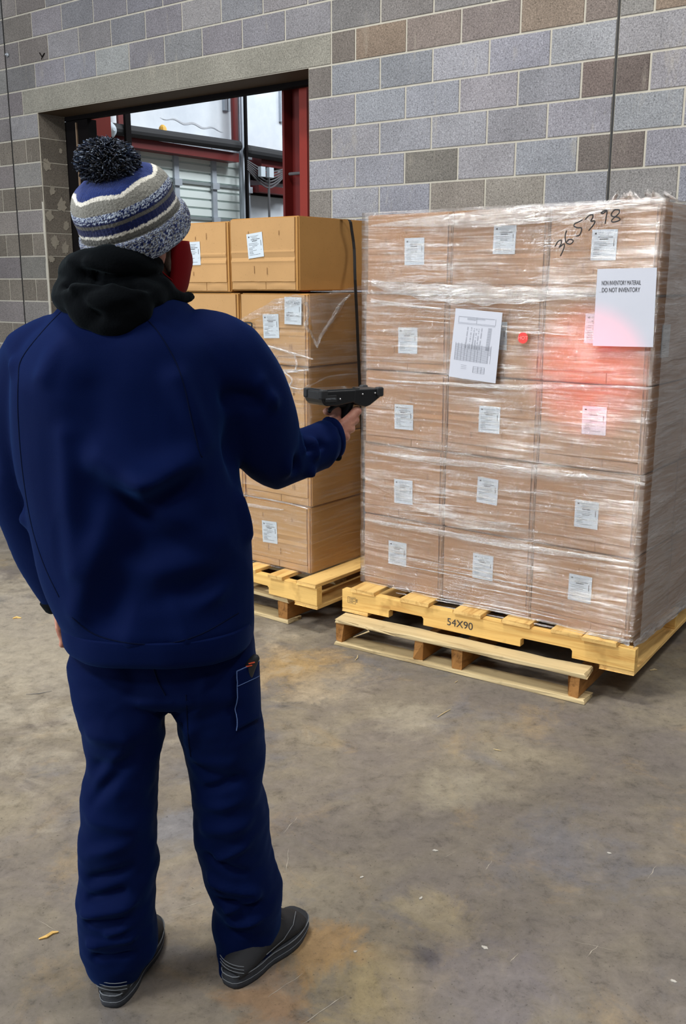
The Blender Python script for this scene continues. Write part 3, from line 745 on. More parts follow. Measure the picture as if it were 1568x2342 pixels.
# second label hanging over the upper edge of the fourth row
root = LC - LE1*.42 + V((0, 0, 3*BH)); P = onp(669, 711, LC - LE2*.022, LN)
r_ = empty('paper_label', P - V((0, 0, .06)), (0, .02, LANG)); tag(r_, 'wrinkled white label with large plant lettering on the smaller stack under film', 'label')
a, b = label_meshes(12, .10, .12, (('NS PLANT', .093, .0185, 0), ('Raleigh,', .052, .011, -.012), ('NC 28501 - 1401', .038, .0105, 0)))
link('label_sheet', a, r_); link('label_print', b, r_)

# ------------------------------------------------------------------ pallets
def board(m_, L_, wd, th, seed, axis='X', bev=.002, rough=.0012):
    """rough sawn board; local origin at its corner, along x (or y)"""
    r = random.Random(seed); n = 12; cs = [(0, bev), (bev, 0), (wd-bev, 0), (wd, bev), (wd, th-bev), (wd-bev, th), (bev, th), (0, th-bev)]
    vs = []
    for i in range(n+1):
        x = L_*i/n
        for j, (y, z) in enumerate(cs):
            q = rough*2*noise.noise(V((x*7+seed*1.7, y*20, z*30+j)))
            jj = (rough*3*r.uniform(-1, 1)) if i in (0, n) else 0
            vs.append(V((x+jj, y+q, z+q*.6)))
    K = len(cs); fs = [(i*K+j, (i+1)*K+j, (i+1)*K+(j+1) % K, i*K+(j+1) % K) for i in range(n) for j in range(K)]
    fs = [f[::-1] for f in fs]
    fs += [tuple(range(K)), tuple(n*K+j for j in range(K))[::-1]]
    if axis == 'Y': vs = [V((v.y, v.x, v.z)) for v in vs]; fs = [f[::-1] for f in fs]
    m_.add(vs, fs)
def notched(W_, hgt, th, notches):
    pts = [(0, 0)]
    for a, b in notches:
        pts += [(a, 0), (a, .030), (a+.008, .038), (b-.008, .038), (b, .030), (b, 0)]
    pts += [(W_, 0), (W_, hgt), (0, hgt)]
    return pts
def upper_pallet(loc, ang, W_, D_, decks, strings, label, notches, z0=.125):
    root = empty('wooden_pallet', (loc[0], loc[1], z0), (0, 0, ang)); tag(root, label, 'pallet')
    for k, y in enumerate(strings):
        mm = MB(); pts = notched(W_, .089, .038, notches)
        # split into convex-ish quads by columns: cap faces as ngon, then triangulated by blender
        mm.prism([(p[0], p[1]) for p in pts], 0, .038, lambda x, z, h: V((x, h, z)))
        mm.f = [f[::-1] for f in mm.f]
        o = mm.build('stringer', M_WY, root, loc=(0, y, .018))
        bv = o.modifiers.new('b', 'BEVEL'); bv.width = .002; bv.segments = 2; bv.limit_method = 'ANGLE'
    for k, (x, wd) in enumerate(decks):
        mm = MB(); board(mm, D_, wd, .0175, 31+k, 'Y', rough=.0014)
        mm.build('deck_board', M_WYY, root, loc=(x, -.012 + .008*math.sin(k*2.1), .107))
    for k, (x, wd) in enumerate(((0.0, .14), (W_-.14, .14))):
        mm = MB(); board(mm, D_, wd, .0175, 51+k, 'Y'); mm.build('bottom_board', M_WYY, root, loc=(x, .002, 0))
    return root
def lower_pallet(loc, ang, W_, D_, xs, label):
    root = empty('wooden_pallet', (loc[0], loc[1], 0), (0, 0, ang)); tag(root, label, 'pallet')
    for k, (x, wd) in enumerate(xs):
        mm = MB(); board(mm, D_, wd, .089, 71+k, 'Y', .004, .003); mm.build('stringer', M_WO, root, loc=(x, .012, .018))
    for k, y in enumerate((0, D_*.3, D_*.55, D_*.8, D_-.1)):
        mm = MB(); board(mm, W_, .10, .018, 81+k, 'X', .003, .003); mm.build('deck_board', M_WG, root, loc=(0, y, .107))
    for k, y in enumerate((0, D_*.5, D_-.1)):
        mm = MB(); board(mm, W_, .10, .018, 91+k, 'X', .003, .002); mm.build('bottom_board', M_WG, root, loc=(0, y, 0))
    return root
PA = math.atan2(3.448-4.201, 1.117+.004); PL = V((-.004, 4.201, .125)); PW = math.hypot(1.121, .753)
pe1 = V((math.cos(PA), math.sin(PA), 0)); pe2 = V((-pe1.y, pe1.x, 0))
def sx(u, v, z=.25): P = atz(u, v, z); return (P - V((PL.x, PL.y, 0))).dot(pe1)
decks = []
for a, b in (((800, 1345), (852, 1357)), ((905, 1372), (973, 1384)), ((1025, 1400), (1092, 1411)), ((1137, 1422), (1204, 1434)), ((1243, 1450), (1318, 1462)), ((1322, 1462), (1402, 1478))):
    x0, x1 = sx(*a), sx(*b); decks.append((x0, x1-x0))
up = upper_pallet(PL, PA, PW, 1.75, decks, (0, .56, 1.14, 1.71), 'large clean yellow pallet stencilled 54X90 directly under the big wrapped stack', ((.250, .425), (.88, 1.10)))
vs, fs = text_geo('54X90', .046); mm = MB(); mm.add([V((v.x, 0, v.y)) for v in vs], fs)
strg = [c for c in up.children if c.name.startswith('stringer')][0]
q = loc_in(onp(1051, 1428, PL, -pe2), PL, PA)
mm.build('stencil_54x90', M_INK, strg, loc=(q.x, -.0012, q.z-.018))
mm = MB()   # grade stamp: frame and small marks
def fr(x0, z0, x1, z1, t_):
    for a in ((x0, z0, x1, z0+t_), (x0, z1-t_, x1, z1), (x0, z0, x0+t_, z1), (x1-t_, z0, x1, z1)):
        mm.add([V((a[0], 0, a[1])), V((a[2], 0, a[1])), V((a[2], 0, a[3])), V((a[0], 0, a[3]))], [(0, 1, 2, 3)])
fr(0, 0, .042, .030, .0012); fr(.008, 0, .009, .030, .0005)
for k in range(4): fr(.012, .005+k*.006, .012+(.026 if k % 2 else .018), .007+k*.006, .001); fr(.045, .010+k*.004, .053, .012+k*.004, .001)
q = loc_in(onp(795, 1378, PL, -pe2), PL, PA); mm.build('grade_stamp', M_INK, strg, loc=(q.x, -.0012, q.z-.018))
# staining/knots as small brown dots on runner already in the wood
BA = math.atan2(3.459-4.09, .924+.036)
lp = lower_pallet((-.036, 4.097), BA, 1.16, 1.2, ((0, .038), (.40, .045), (.585, .045), (1.09, .045)), 'worn rough pallet on the floor beneath the large yellow pallet')
# splintered strip on the left end of the worn pallet
mm = MB()
for a, b, c in (((.02, -.004, .124), (.12, -.012, .120), (.21, -.022, .121)), ((.16, -.008, .122), (.20, -.03, .116), (.13, -.05, .080)), ((.13, -.004, .120), (.24, -.010, .118), (.32, -.012, .112))):
    mm.tube([V(a), V(b), V(c)], [.004, .0045, .001], 5)
mm.build('splinter', M_WG, lp)
LPL = V((-.12, 4.214, .125)) - LE1*1.34
upper_pallet(LPL, LANG, 1.34, 1.2, ((.0, .1), (.22, .09), (.44, .09), (.66, .09), (.87, .09), (1.055, .085), (1.225, .115)), (0, .56, 1.14), 'yellow pallet directly under the smaller stack of golden boxes', ((.25, .42), (.86, 1.04)))
lower_pallet(V((-.265, 4.366, 0)) - LE1*1.16, LANG, 1.16, 1.2, ((0, .045), (.55, .045), (1.095, .055)), 'rough brown pallet on the floor beneath the smaller stack')

# ------------------------------------------------------------------ stretch film
def face_loop(A, B_, n): return [A + (B_-A)*k/n for k in range(n)]
def film_shell(name, C, e1, e2, w_, d_, z0, z1, off, mat, parent, nx=60, ny=50, nz=90, amp=.003, bot=.012):
    so = .007; a = C - e1*so - e2*off; b = C + e1*(w_+so) - e2*off; c = C + e1*(w_+so) + e2*(d_+off); d = C - e1*so + e2*(d_+off)
    loop = []
    for P, Q, n in ((a, b, nx), (b, c, ny), (c, d, nx//2), (d, a, ny//2)):
        for k in range(n): loop.append(P + (Q-P)*(k/n))
    cen = C + e1*w_/2 + e2*d_/2
    vs = []; n = len(loop)
    for j in range(nz+1):
        z = z0 + (z1-z0)*j/nz
        for i, P in enumerate(loop):
            dr = (P-cen); dr.z = 0; dr.normalize()
            q = (noise.noise(V((P.x*2.0, P.y*2.0, z*26)))*amp + noise.noise(V((P.x*9, P.y*9, z*9)))*amp*.6)*.8
            vs.append(V((P.x, P.y, z)) + dr*q)
    fs = [(j*n+i, j*n+(i+1) % n, (j+1)*n+(i+1) % n, (j+1)*n+i) for j in range(nz) for i in range(n)]
    return link_mesh(name, vs, fs, mat, parent, True, world=True)
film = empty('stretch_film', C0 + E1*(1.5*BW)); film.location.z = .25
tag(film, 'clear crinkled stretch wrap around the large stack of boxes', 'stretch film')
film_shell('film_wrap', C0, E1, E2, 3*BW+.010, 4*BD+.02, .252, .25+5*BH+.006, .0185, M_FILM, film)
FO = C0 - E2*.030
def ribbon(px, wid, name, parent, mat=M_FOLD, plane=FO, nrm=NF, lift=.006, rough=.006, seed=1, us=6, fray=1.0):
    pts = catmull([onp(u, v, plane, nrm) for u, v in px], us); n = len(pts); m_ = 9; vs = []
    wds = wid if isinstance(wid, (list, tuple)) else [wid]*len(px)
    wc = catmull([V((x, 0, 0)) for x in wds], us)
    for i, p in enumerate(pts):
        t_ = (pts[min(i+1, n-1)] - pts[max(i-1, 0)]).normalized(); up_ = nrm.cross(t_).normalized()
        for j in range(m_):
            s_ = j/(m_-1)*2-1; q = noise.noise(V((i*.5+seed*7, s_*3.2, seed)))
            k2 = noise.noise(V((i*.35, j*9.1, seed*3.3)))
            vs.append(p + up_*(s_*wc[i].x*(1+.35*fray*noise.noise(V((i*.4, math.copysign(3, s_), seed))))) + nrm*(lift*(1-abs(s_))+rough*(q+.6*k2)))
    fs = [(i*m_+j, i*m_+j+1, (i+1)*m_+j+1, (i+1)*m_+j) for i in range(n-1) for j in range(m_-1)]
    return link_mesh(name, vs, fs, mat, parent, True, world=True)
ribbon([(850, 645), (900, 658), (980, 668), (1060, 673), (1150, 676), (1250, 672), (1360, 668), (1430, 672)], [.012, .022, .034, .036, .034, .026, .016, .008], 'film_fold', film, seed=1)
ribbon([(848, 687), (880, 692), (940, 700), (1010, 706)], [.008, .008, .006, .003], 'film_fold', film, seed=2)
ribbon([(850, 516), (900, 513), (980, 507), (1080, 502), (1200, 492), (1320, 481), (1430, 468), (1522, 458)], [.004, .010, .020, .030, .034, .026, .014, .008], 'film_fold', film, seed=3, fray=.25)
ribbon([(842, 865), (900, 872), (1000, 877), (1100, 884), (1200, 885), (1320, 884), (1440, 886), (1485, 890)], [.004, .005, .007, .010, .010, .007, .005, .005], 'film_fold', film, seed=4)
ribbon([(838, 1033), (900, 1042), (980, 1052), (1060, 1060), (1140, 1067), (1200, 1075), (1290, 1088), (1400, 1096), (1475, 1108)], [.006, .008, .016, .014, .010, .010, .012, .008, .005], 'film_fold', film, seed=5)
ribbon([(834, 1188), (900, 1200), (980, 1212), (1060, 1228), (1160, 1246), (1260, 1262), (1360, 1276), (1455, 1289)], [.005, .007, .009, .013, .014, .013, .008, .005], 'film_fold', film, seed=6)
ribbon([(837, 1095), (880, 1115), (940, 1140), (1000, 1168), (1060, 1190), (1130, 1204), (1230, 1216)], [.008, .018, .026, .028, .026, .018, .008], 'film_fold', film, M_FILM, seed=7)
for k in range(12):
    u0 = 1000+BJ.uniform(-60, 120); v0 = 1290+k*11+BJ.uniform(-3, 3); L_ = BJ.uniform(140, 330)
    ribbon([(u0-70, v0-14), (u0+L_*.5, v0+L_*.09), (u0+L_, v0+L_*.19)], [.0015, .0035, .0012], 'film_fold', film, seed=20+k, us=8, rough=.002, lift=.003)
for k in range(14):
    u0 = 1040+BJ.uniform(-120, 200); v0 = 690+k*11+BJ.uniform(-3, 3) if k < 7 else 1120+(k-7)*14; L_ = BJ.uniform(60, 160)
    ribbon([(u0, v0), (u0+L_*.5, v0+L_*.04), (u0+L_, v0+L_*.08)], [.001, .0025, .001], 'film_fold', film, seed=40+k, us=6, rough=.002, lift=.003)
# gathered film along the right bottom edge and the ruffle on top
SPL = C0 + E1*(3*BW+.044)
vs = []; nj, ni = 60, 40
for j in range(nj+1):
    for i in range(ni+1):
        p = SPL - E1*.002 + E2*(-.01 + 1.70*i/ni) + V((0, 0, .008 + (5*BH-.01)*j/nj)); vs.append(p + E1*(.004*noise.noise(V((i*.35, j*.7, 1)))))
link_mesh('film_layer', vs, [(j*(ni+1)+i, j*(ni+1)+i+1, (j+1)*(ni+1)+i+1, (j+1)*(ni+1)+i) for j in range(nj) for i in range(ni)], M_FILM_H, film, True, world=True)
ribbon([(1447, 1476), (1480, 1452), (1515, 1425), (1566, 1385)], [.012, .018, .016, .012], 'film_fold', film, plane=SPL, nrm=E1, seed=8, rough=.012)
ribbon([(1440, 1470), (1400, 1460), (1345, 1450)], [.012, .010, .004], 'film_fold', film, seed=9, rough=.01)
mm = MB(); T0 = onp(1437, 450, FO, NF)
for k in range(20):
    a = T0 + E1*BJ.uniform(-.09, .10) + E2*BJ.uniform(.03, .22); a.z = .25+5*BH+.004
    mm.tube([a, a + V((BJ.uniform(-.02, .02), BJ.uniform(-.02, .02), BJ.uniform(.012, .034))), a + E1*BJ.uniform(-.06, .06) + V((0, 0, .002))], [.006, .010, .004], 6)
link_mesh('film_ruffle', mm.v, mm.f, M_FOLD, film, True, world=True)
# marker writing 365398
strokes = [[(1269, 563), (1275, 553), (1282, 549), (1283, 556), (1278, 566), (1288, 558), (1290, 563), (1286, 575), (1281, 585)],
           [(1295, 528), (1292, 537), (1292, 548), (1295, 556), (1304, 558), (1310, 552), (1307, 548), (1300, 548), (1296, 553)],
           [(1331, 503), (1322, 508), (1314, 511)], [(1314, 511), (1312, 517), (1320, 521), (1328, 521), (1329, 528), (1324, 538), (1317, 540)],
           [(1338, 502), (1345, 494), (1354, 491), (1355, 497), (1350, 506), (1359, 505), (1358, 512), (1351, 521), (1346, 527)],
           [(1387, 481), (1383, 481), (1374, 487), (1379, 488), (1387, 482), (1386, 495), (1383, 511)],
           [(1415, 480), (1405, 480), (1397, 490), (1400, 495), (1412, 497), (1417, 503), (1402, 508), (1398, 504), (1408, 494), (1416, 486), (1415, 480)]]
mm = MB()
for s_ in strokes: mm.tube(catmull([onp(u, v, FO - E2*.011, NF) for u, v in s_], 4), .0024, 6)
mm.build('handwriting', M_MARK, film, world=True)
# the two paper sheets on the film
def sheet(corners, name, label, n=10):
    P = [onp(u, v, FO - E2*.006, NF) for u, v in corners]
    def f(s_, t_): return (P[0]*(1-s_)+P[1]*s_)*(1-t_) + (P[3]*(1-s_)+P[2]*s_)*t_
    root = empty(name, (P[3]+P[2])/2); tag(root, label, 'paper')
    vs = []
    for j in range(n+1):
        for i in range(n+1):
            p = f(i/n, j/n); vs.append(p + NF*(.0014 + .0008*noise.noise(p*9) + .0004*(i/n)**4))
    nn = len(vs); vs += [v - NF*.0005 for v in vs[:nn]]
    fs = [(j*(n+1)+i, (j+1)*(n+1)+i, (j+1)*(n+1)+i+1, j*(n+1)+i+1) for j in range(n) for i in range(n)]
    fs += [tuple(x+nn for x in q[::-1]) for q in fs]
    link_mesh('sheet', vs, fs, M_PAPER, root, True, world=True)
    return root, f
def onsheet(f, s_, t_): return f(s_, t_) + NF*.0028
def prt(name, root, f, quads, texts, mat):
    m_ = MB()
    for s0, t0, s1, t1 in quads: m_.add([onsheet(f, s0, t1), onsheet(f, s1, t1), onsheet(f, s1, t0), onsheet(f, s0, t0)], [(0, 1, 2, 3)])
    for s_, size, sc_, tc_, wd in texts:
        vs, fs = text_geo(s_, 1.0); xs = [v.x for v in vs]; k = wd/(max(xs)-min(xs)); asp = (f(1, 0)-f(0, 0)).length/(f(0, 1)-f(0, 0)).length
        m_.add([onsheet(f, sc_+v.x*k, tc_-v.y*k*asp*size) for v in vs], fs)
    m_.build(name, mat, root, world=True)
r_, f_ = sheet(((1366, 615), (1502, 612), (1493, 794), (1355, 791)), 'paper_sheet', 'white sheet reading non inventory on the upper right of the large stack')
prt('printed_text', r_, f_, [], [('NON INVENTORY MATERAIL', 2.0, .42, .185, .66), ('DO NOT INVENTORY', 1.6, .42, .275, .64)], M_INK)
r_, f_ = sheet(((1042, 705), (1149, 715), (1133, 877), (1026, 861)), 'paper_sheet', 'white sheet printed with a grey table on the middle of the large stack')
Q = []; rq = random.Random(5)
for k in range(3): Q.append((.10+.18*(k > 0), .105+k*.017, .86-.2*k, .110+k*.017))
for s_ in (.09, .48, .88): Q.append((s_, .10, s_+.004, .19))
Q += [(.09, .19, .88, .193), (.09, .205, .88, .208)]
for k in range(26):
    t_ = .235+k*.0125
    for s_ in (.30, .38, .44, .49, .54, .60):
        if rq.random() < .55+.02*k: Q.append((s_-.02*k/26, t_, s_+.022-.02*k/26, t_+.005))
    Q.append((.74-.02*k/26, t_, .82-.02*k/26, t_+.004))
for k in range(17): Q.append((.08, .50+k*.0145, .84 if k < 9 else .80, .5035+k*.0145))
for s_ in (.08, .14, .21, .28, .34, .42, .50, .56, .64, .78, .84): Q.append((s_, .48, s_+.004, .735))
for k in range(5): Q.append((.50, .80+k*.022, .74, .803+k*.022))
for s_ in (.50, .60, .67, .74): Q.append((s_, .80, s_+.005, .89))
for k in range(3): Q.append((.24, .80+k*.025, .36, .803+k*.025))
prt('printed_table', r_, f_, Q, [], M_INK2)
# round red HOT sticker
P = onp(1195, 773, FO - E2*.004, NF); n = 28; R_ = .0215
vs = [P + E1*(R_*math.cos(2*PI*k/n)) + V((0, 0, R_*math.sin(2*PI*k/n))) for k in range(n)]
vs2 = vs + [v - NF*.0008 for v in vs]
r_ = empty('round_sticker', P - V((0, 0, R_))); tag(r_, 'small round red sticker reading HOT right of the table sheet', 'sticker')
link_mesh('sticker', vs2, [tuple(range(n)), tuple(range(n, 2*n))[::-1]] + [(k, n+k, n+(k+1) % n, (k+1) % n) for k in range(n)], M_RED, r_, world=True)
tv, tf = text_geo('HOT', .019); link_mesh('sticker_text', [P + E1*v.x + V((0, 0, v.y)) + NF*.0008 for v in tv], tf, M_STK_TXT, r_, world=True)

# film, ropes and strap on the smaller stack
film2 = empty('stretch_film', V((LC.x, LC.y, .25))); tag(film2, 'thin torn stretch wrap around the lower rows of the smaller stack', 'stretch film')
film_shell('film_wrap', LC - LE1*1.26, LE1, LE2, 1.26+.004, .81, .25, .25+3.3*BH, .018, M_FILM_L, film2, 40, 30, 60)
LF = LC - LE2*.026; LS = LC + LE1*.026
def patch(px, name, parent, plane, nrm, mat, seed, n=14, amp=.006):
    P = [onp(u, v, plane, nrm) for u, v in px]; vs = []
    for j in range(n+1):
        for i in range(n+1):
            s_, t_ = i/n, j/n; p = (P[0]*(1-s_)+P[1]*s_)*(1-t_) + (P[3]*(1-s_)+P[2]*s_)*t_
            vs.append(p + nrm*amp*noise.noise(p*14+V((seed, 0, 0))) + nrm*amp*.5*noise.noise(p*40))
    fs = [(j*(n+1)+i, j*(n+1)+i+1, (j+1)*(n+1)+i+1, (j+1)*(n+1)+i) for j in range(n) for i in range(n)]
    link_mesh(name, vs, fs, mat, parent, True, world=True)
patch([(705, 672), (846, 655), (846, 850), (706, 850)], 'film_wrap', film2, LS, LE1, M_FILM_L, 2)
patch([(600, 720), (706, 690), (706, 850), (520, 790)], 'film_wrap', film2, LF, LN, M_FILM_L, 3)
patch([(700, 690), (800, 672), (760, 740), (722, 790)], 'film_tear', film2, LS + LE1*.006, LE1, M_FILM, 4)
K = dict(rough=.008, lift=.006)
ribbon([(540, 738), (600, 712), (660, 690), (706, 684)], [.004, .022, .026, .012], 'film_rope', film2, plane=LF, nrm=LN, seed=61, mat=M_FILM, **K)
ribbon([(706, 684), (760, 674), (805, 664), (848, 654)], [.010, .010, .014, .012], 'film_rope', film2, M_FILM, LS, LE1, seed=62, **K)
ribbon([(800, 675), (775, 700), (755, 735), (735, 765), (724, 795)], [.006, .008, .010, .009, .006], 'film_rope', film2, M_FOLD, LS + LE1*.008, LE1, seed=63, **K)
ribbon([(697, 690), (704, 715), (700, 745), (712, 765), (724, 795)], [.006, .010, .008, .006, .004], 'film_rope', film2, M_FOLD, LS + LE1*.004, LE1, seed=64, **K)
ribbon([(455, 728), (500, 752), (560, 776), (620, 794), (690, 814), (716, 822)], [.006, .006, .005, .006, .005, .003], 'film_rope', film2, M_FOLD, LF - LE2*.005, LN, seed=65, rough=.003, lift=.006)
ribbon([(672, 808), (678, 830), (674, 850)], [.003, .005, .003], 'film_rope', film2, M_FOLD, LF, LN, seed=66, rough=.003)
ribbon([(470, 840), (560, 846), (640, 850), (706, 846)], [.004, .006, .009, .003], 'film_rope', film2, M_FOLD, LF, LN, seed=67, **K)
ribbon([(650, 850), (668, 868), (664, 884), (690, 890), (706, 880)], [.003, .004, .004, .003, .002], 'film_rope', film2, M_FOLD, LF, LN, seed=68, **K)
ribbon([(706, 884), (750, 862), (800, 856), (842, 850)], [.003, .004, .005, .004], 'film_rope', film2, M_FILM, LS, LE1, seed=69, **K)
ribbon([(550, 1132), (600, 1140), (660, 1152), (704, 1164)], [.003, .004, .004, .003], 'film_rope', film2, M_FOLD, LF, LN, seed=70, rough=.002)
ribbon([(552, 1152), (600, 1160), (650, 1166)], [.008, .008, .003], 'film_rope', film2, M_FOLD, LF, LN, seed=71, rough=.003)
sp_ = [onp(u, v, LS + LE1*.012 - (LE1*.04 if v < 620 else LE1*0), LE1) for u, v in ((799, 503), (804, 525), (810, 570), (812, 640), (816, 720), (820, 820), (826, 950), (832, 1100), (836, 1270))]
top = sp_[0].copy(); sp_ = [top - LE1*.05 + V((0, 0, .004))] + sp_
mm = MB()
for a, b in zip(catmull(sp_, 3), catmull(sp_, 3)[1:]):
    w2 = LE2*.010; mm.add([a-w2, a+w2, b+w2, b-w2, a-w2-LE1*.002, a+w2-LE1*.002, b+w2-LE1*.002, b-w2-LE1*.002], [(0, 1, 2, 3), (7, 6, 5, 4), (0, 3, 7, 4), (1, 5, 6, 2)])
tag(mm.build('strapping_band', M_STRAP, world=True), 'black strapping band running down the right side of the smaller stack', 'strap')
mm = MB(); mm.tube(catmull([onp(u, v, LF - LE2*.002, LN) for u, v in ((560, 738), (575, 740), (573, 755), (569, 770))], 4), .0045, 6)
tag(mm.build('strap_tail', M_STRAP, world=True), 'short hooked black strap end poking out of the smaller stack', 'strap')
mm = MB(); q1 = onp(440, 680, LF, LN); q2 = onp(506, 674, LF, LN)

# ------------------------------------------------------------------ the person
PR = empty('person', (-.36, 2.03, 0))
tag(PR, 'person in navy jacket and trousers with striped pom-pom hat aiming a scanner', 'person')
def ring_tube(rows, ref=V((1, 0, 0)), power=2.3, sub=4, seg=40):
    path = []; ra = []; rb = []
    for v, l, r, Y, d in rows:
        a = at(l, v, Y); b = at(r, v, Y); path.append((a+b)/2); ra.append((b-a).length/2); rb.append(d)
    return tube(path, ra, rb, ref, seg=seg, sub=sub, flat=True, power=power, roundcap=False)
torso = ring_tube([(672, 200, 385, 2.03, .07), (700, 150, 425, 2.03, .09), (735, 110, 462, 2.03, .112), (780, 66, 500, 2.02, .130), (840, 44, 520, 2.02, .145), (900, 34, 532, 2.02, .150), (1000, 36, 538, 2.02, .155),
                   (1100, 50, 546, 2.02, .155), (1200, 72, 572, 2.02, .155), (1300, 97, 576, 2.02, .155), (1370, 125, 577, 2.015, .158), (1405, 142, 579, 2.01, .160), (1428, 152, 575, 2.01, .156)])
HT = V((0, 0, 0))
def A(u, v, Y): return at(u, v, Y)
r_arm = tube([A(420, 790, 2.02), A(486, 822, 2.03), A(545, 880, 2.06), A(590, 960, 2.10), A(622, 1030, 2.14), A(672, 1040, 2.19), A(722, 1020, 2.235), A(750, 1006, 2.265)],
             [.056, .078, .090, .090, .078, .066, .054, .047], [.08, .095, .10, .095, .082, .068, .058, .050], V((0, 1, 0)), seg=28, sub=5, roundcap=False)
l_arm = tube([A(150, 775, 2.02), A(98, 822, 2.03), A(66, 900, 2.05), A(58, 1020, 2.08), A(62, 1140, 2.10), A(88, 1240, 2.11), A(116, 1325, 2.12), A(138, 1378, 2.12)],
             [.050, .066, .070, .066, .062, .054, .044, .030], [.060, .078, .085, .080, .070, .062, .050, .038], V((0, 1, 0)), seg=28, sub=5, roundcap=False)
jv, jn, jf = fuse([torso, r_arm, l_arm], .0075, 6)
def folds(L_, base=2.02):
    out = []
    for (u0, v0), (u1, v1), w_, a_, Y in L_: out.append((at(u0, v0, Y), at(u1, v1, Y), w_, a_))
    return out
JF = folds([((230, 1050), (330, 1105), .045, .020, 1.87), ((330, 1105), (440, 1062), .040, .026, 1.87), ((300, 1150), (420, 1120), .05, -.022, 1.87),
            ((120, 760), (90, 860), .03, .010, 1.88), ((250, 1180), (180, 1400), .04, .012, 1.87), ((330, 1200), (250, 1400), .05, -.012, 1.87),
            ((480, 900), (600, 920), .028, -.012, 1.98), ((540, 860), (630, 920), .022, .012, 2.0), ((470, 960), (560, 1080), .04, -.016, 1.98),
            ((400, 870), (470, 1010), .03, .010, 1.9), ((520, 790), (590, 870), .02, .010, 2.0), ((300, 1300), (470, 1290), .035, .008, 1.88), ((330, 1370), (540, 1330), .035, -.008, 1.88),
            ((450, 1380), (560, 1330), .025, .010, 1.9), ((540, 1150), (572, 1220), .025, .010, 1.98), ((200, 900), (230, 1200), .05, -.008, 1.87), ((150, 1000), (170, 1300), .03, .008, 1.87),
            ((10, 800), (60, 860), .02, .008, 1.96), ((380, 1180), (540, 1260), .04, .010, 1.88), ((330, 1260), (500, 1190), .04, -.009, 1.88), ((-5, 1130), (60, 1150), .02, -.010, 1.97), ((0, 1170), (70, 1190), .02, .010, 1.98), ((20, 1220), (90, 1260), .018, -.009, 2.0), ((50, 1290), (110, 1290), .015, .008, 2.02)])
SF = folds([((672, 960), (692, 1030), .011, .012, 2.13), ((690, 955), (712, 1025), .009, -.011, 2.14), ((715, 950), (722, 1040), .010, .010, 2.16), ((738, 955), (757, 1010), .009, .010, 2.18),
            ((728, 955), (740, 1020), .008, -.010, 2.17), ((650, 985), (690, 1095), .012, -.012, 2.10), ((640, 960), (660, 1090), .014, .008, 2.08), ((700, 1060), (720, 1095), .012, .008, 2.16)])
def displace(vs, ns, F_, fb=((7, .006), (18, .0022)), stretch=(1, 1, .55)):
    out = []
    for p, n_ in zip(vs, ns):
        d = 0
        for a, b, w_, am in F_:
            if abs(p.z - (a.z+b.z)/2) > 3*w_ + abs(a.z-b.z)/2 + .02: continue
            q, t_ = seg_d(p, a, b)
            if q < 3*w_: d += am*math.exp(-(q/w_)**2)
        for s_, am in fb:
            x = noise.noise(V((p.x*s_*stretch[0], p.y*s_*stretch[1], p.z*s_*stretch[2])))
            d += am*(.55-2.0*abs(x)) if s_ < 8 else am*x*1.2
        out.append(p + n_*d)
    return out
jv = displace(jv, jn, [(a, b, w_*.8, am*1.6) for a, b, w_, am in JF]+[(a, b, w_, am*1.7) for a, b, w_, am in SF], ((5.5, .011), (14, .003)), (1, 1, .6))
jacket = link_mesh('jacket', jv, jf, M_NAVY, PR, True, world=True)
JB = BVHTree.FromPolygons([tuple(v) for v in jv], jf)
def hit(bvh, u, v, dflt=2.0):
    d = ray(u, v).normalized(); h_ = bvh.ray_cast(EYE, d)
    return (h_[0], h_[1]) if h_[0] is not None else (None, None)
def seam(bvh, px, name, parent, mat, r=.0016, sub=6, lift=0):
    dense = catmull([V((u, v, 0)) for u, v in px], sub); pts = []
    for q in dense:
        h_, n_ = hit(bvh, q.x, q.y)
        if h_ is not None and (not pts or (h_-pts[-1]).length < .06): pts.append(h_ + n_*lift)
    if len(pts) < 3: return
    mm_ = MB(); mm_.tube(pts, r, 5); return link_mesh(name, mm_.v, mm_.f, mat, parent, True, world=True)
seam(JB, [(328, 722), (362, 760), (398, 820), (420, 880), (438, 960), (455, 1030), (462, 1045)], 'seam', jacket, M_SEAM, .0014)
seam(JB, [(148, 705), (100, 755), (50, 820), (42, 870), (42, 960), (52, 1080), (72, 1200), (100, 1290), (135, 1365)], 'seam', jacket, M_SEAM, .0014)
seam(JB, [(165, 1412), (215, 1450), (290, 1470), (380, 1472), (460, 1450), (545, 1402)], 'seam', jacket, M_SEAM, .0014)
# hem band and cuffs
hemP = [at(152, 1426, 2.01), at(575, 1426, 2.01)]
hc = (hemP[0]+hemP[1])/2; hw = (hemP[1]-hemP[0]).length/2
hv, hf = tube([hc + V((0, 0, .015)), hc + V((0, 0, -.005)), hc + V((0, 0, -.034)), hc + V((0, 0, -.046))], [hw+.004, hw+.004, hw+.001, hw-.008], [.162, .163, .160, .150], V((1, 0, 0)), seg=72, sub=4, flat=True, power=2.3, roundcap=False)
hv = displace(hv, [(V(v)-hc).normalized() for v in hv], [], ((9, .004), (30, .002)), (1, 1, .3))
link_mesh('hem_band', hv, hf, M_NAVY, jacket, True, world=True)
cv, cf = tube([A(756, 1003, 2.27), A(766, 1001, 2.277)], [.050, .046], [.053, .048], V((0, 1, 0)), seg=28, sub=2, roundcap=False)
link_mesh('cuff', cv, cf, M_NAVY, jacket, True, world=True)
cv, cf = tube([A(130, 1366, 2.117), A(139, 1384, 2.12), A(143, 1392, 2.12)], [.035, .032, .024], [.042, .038, .030], V((0, 1, 0)), seg=24, sub=2, roundcap=False)
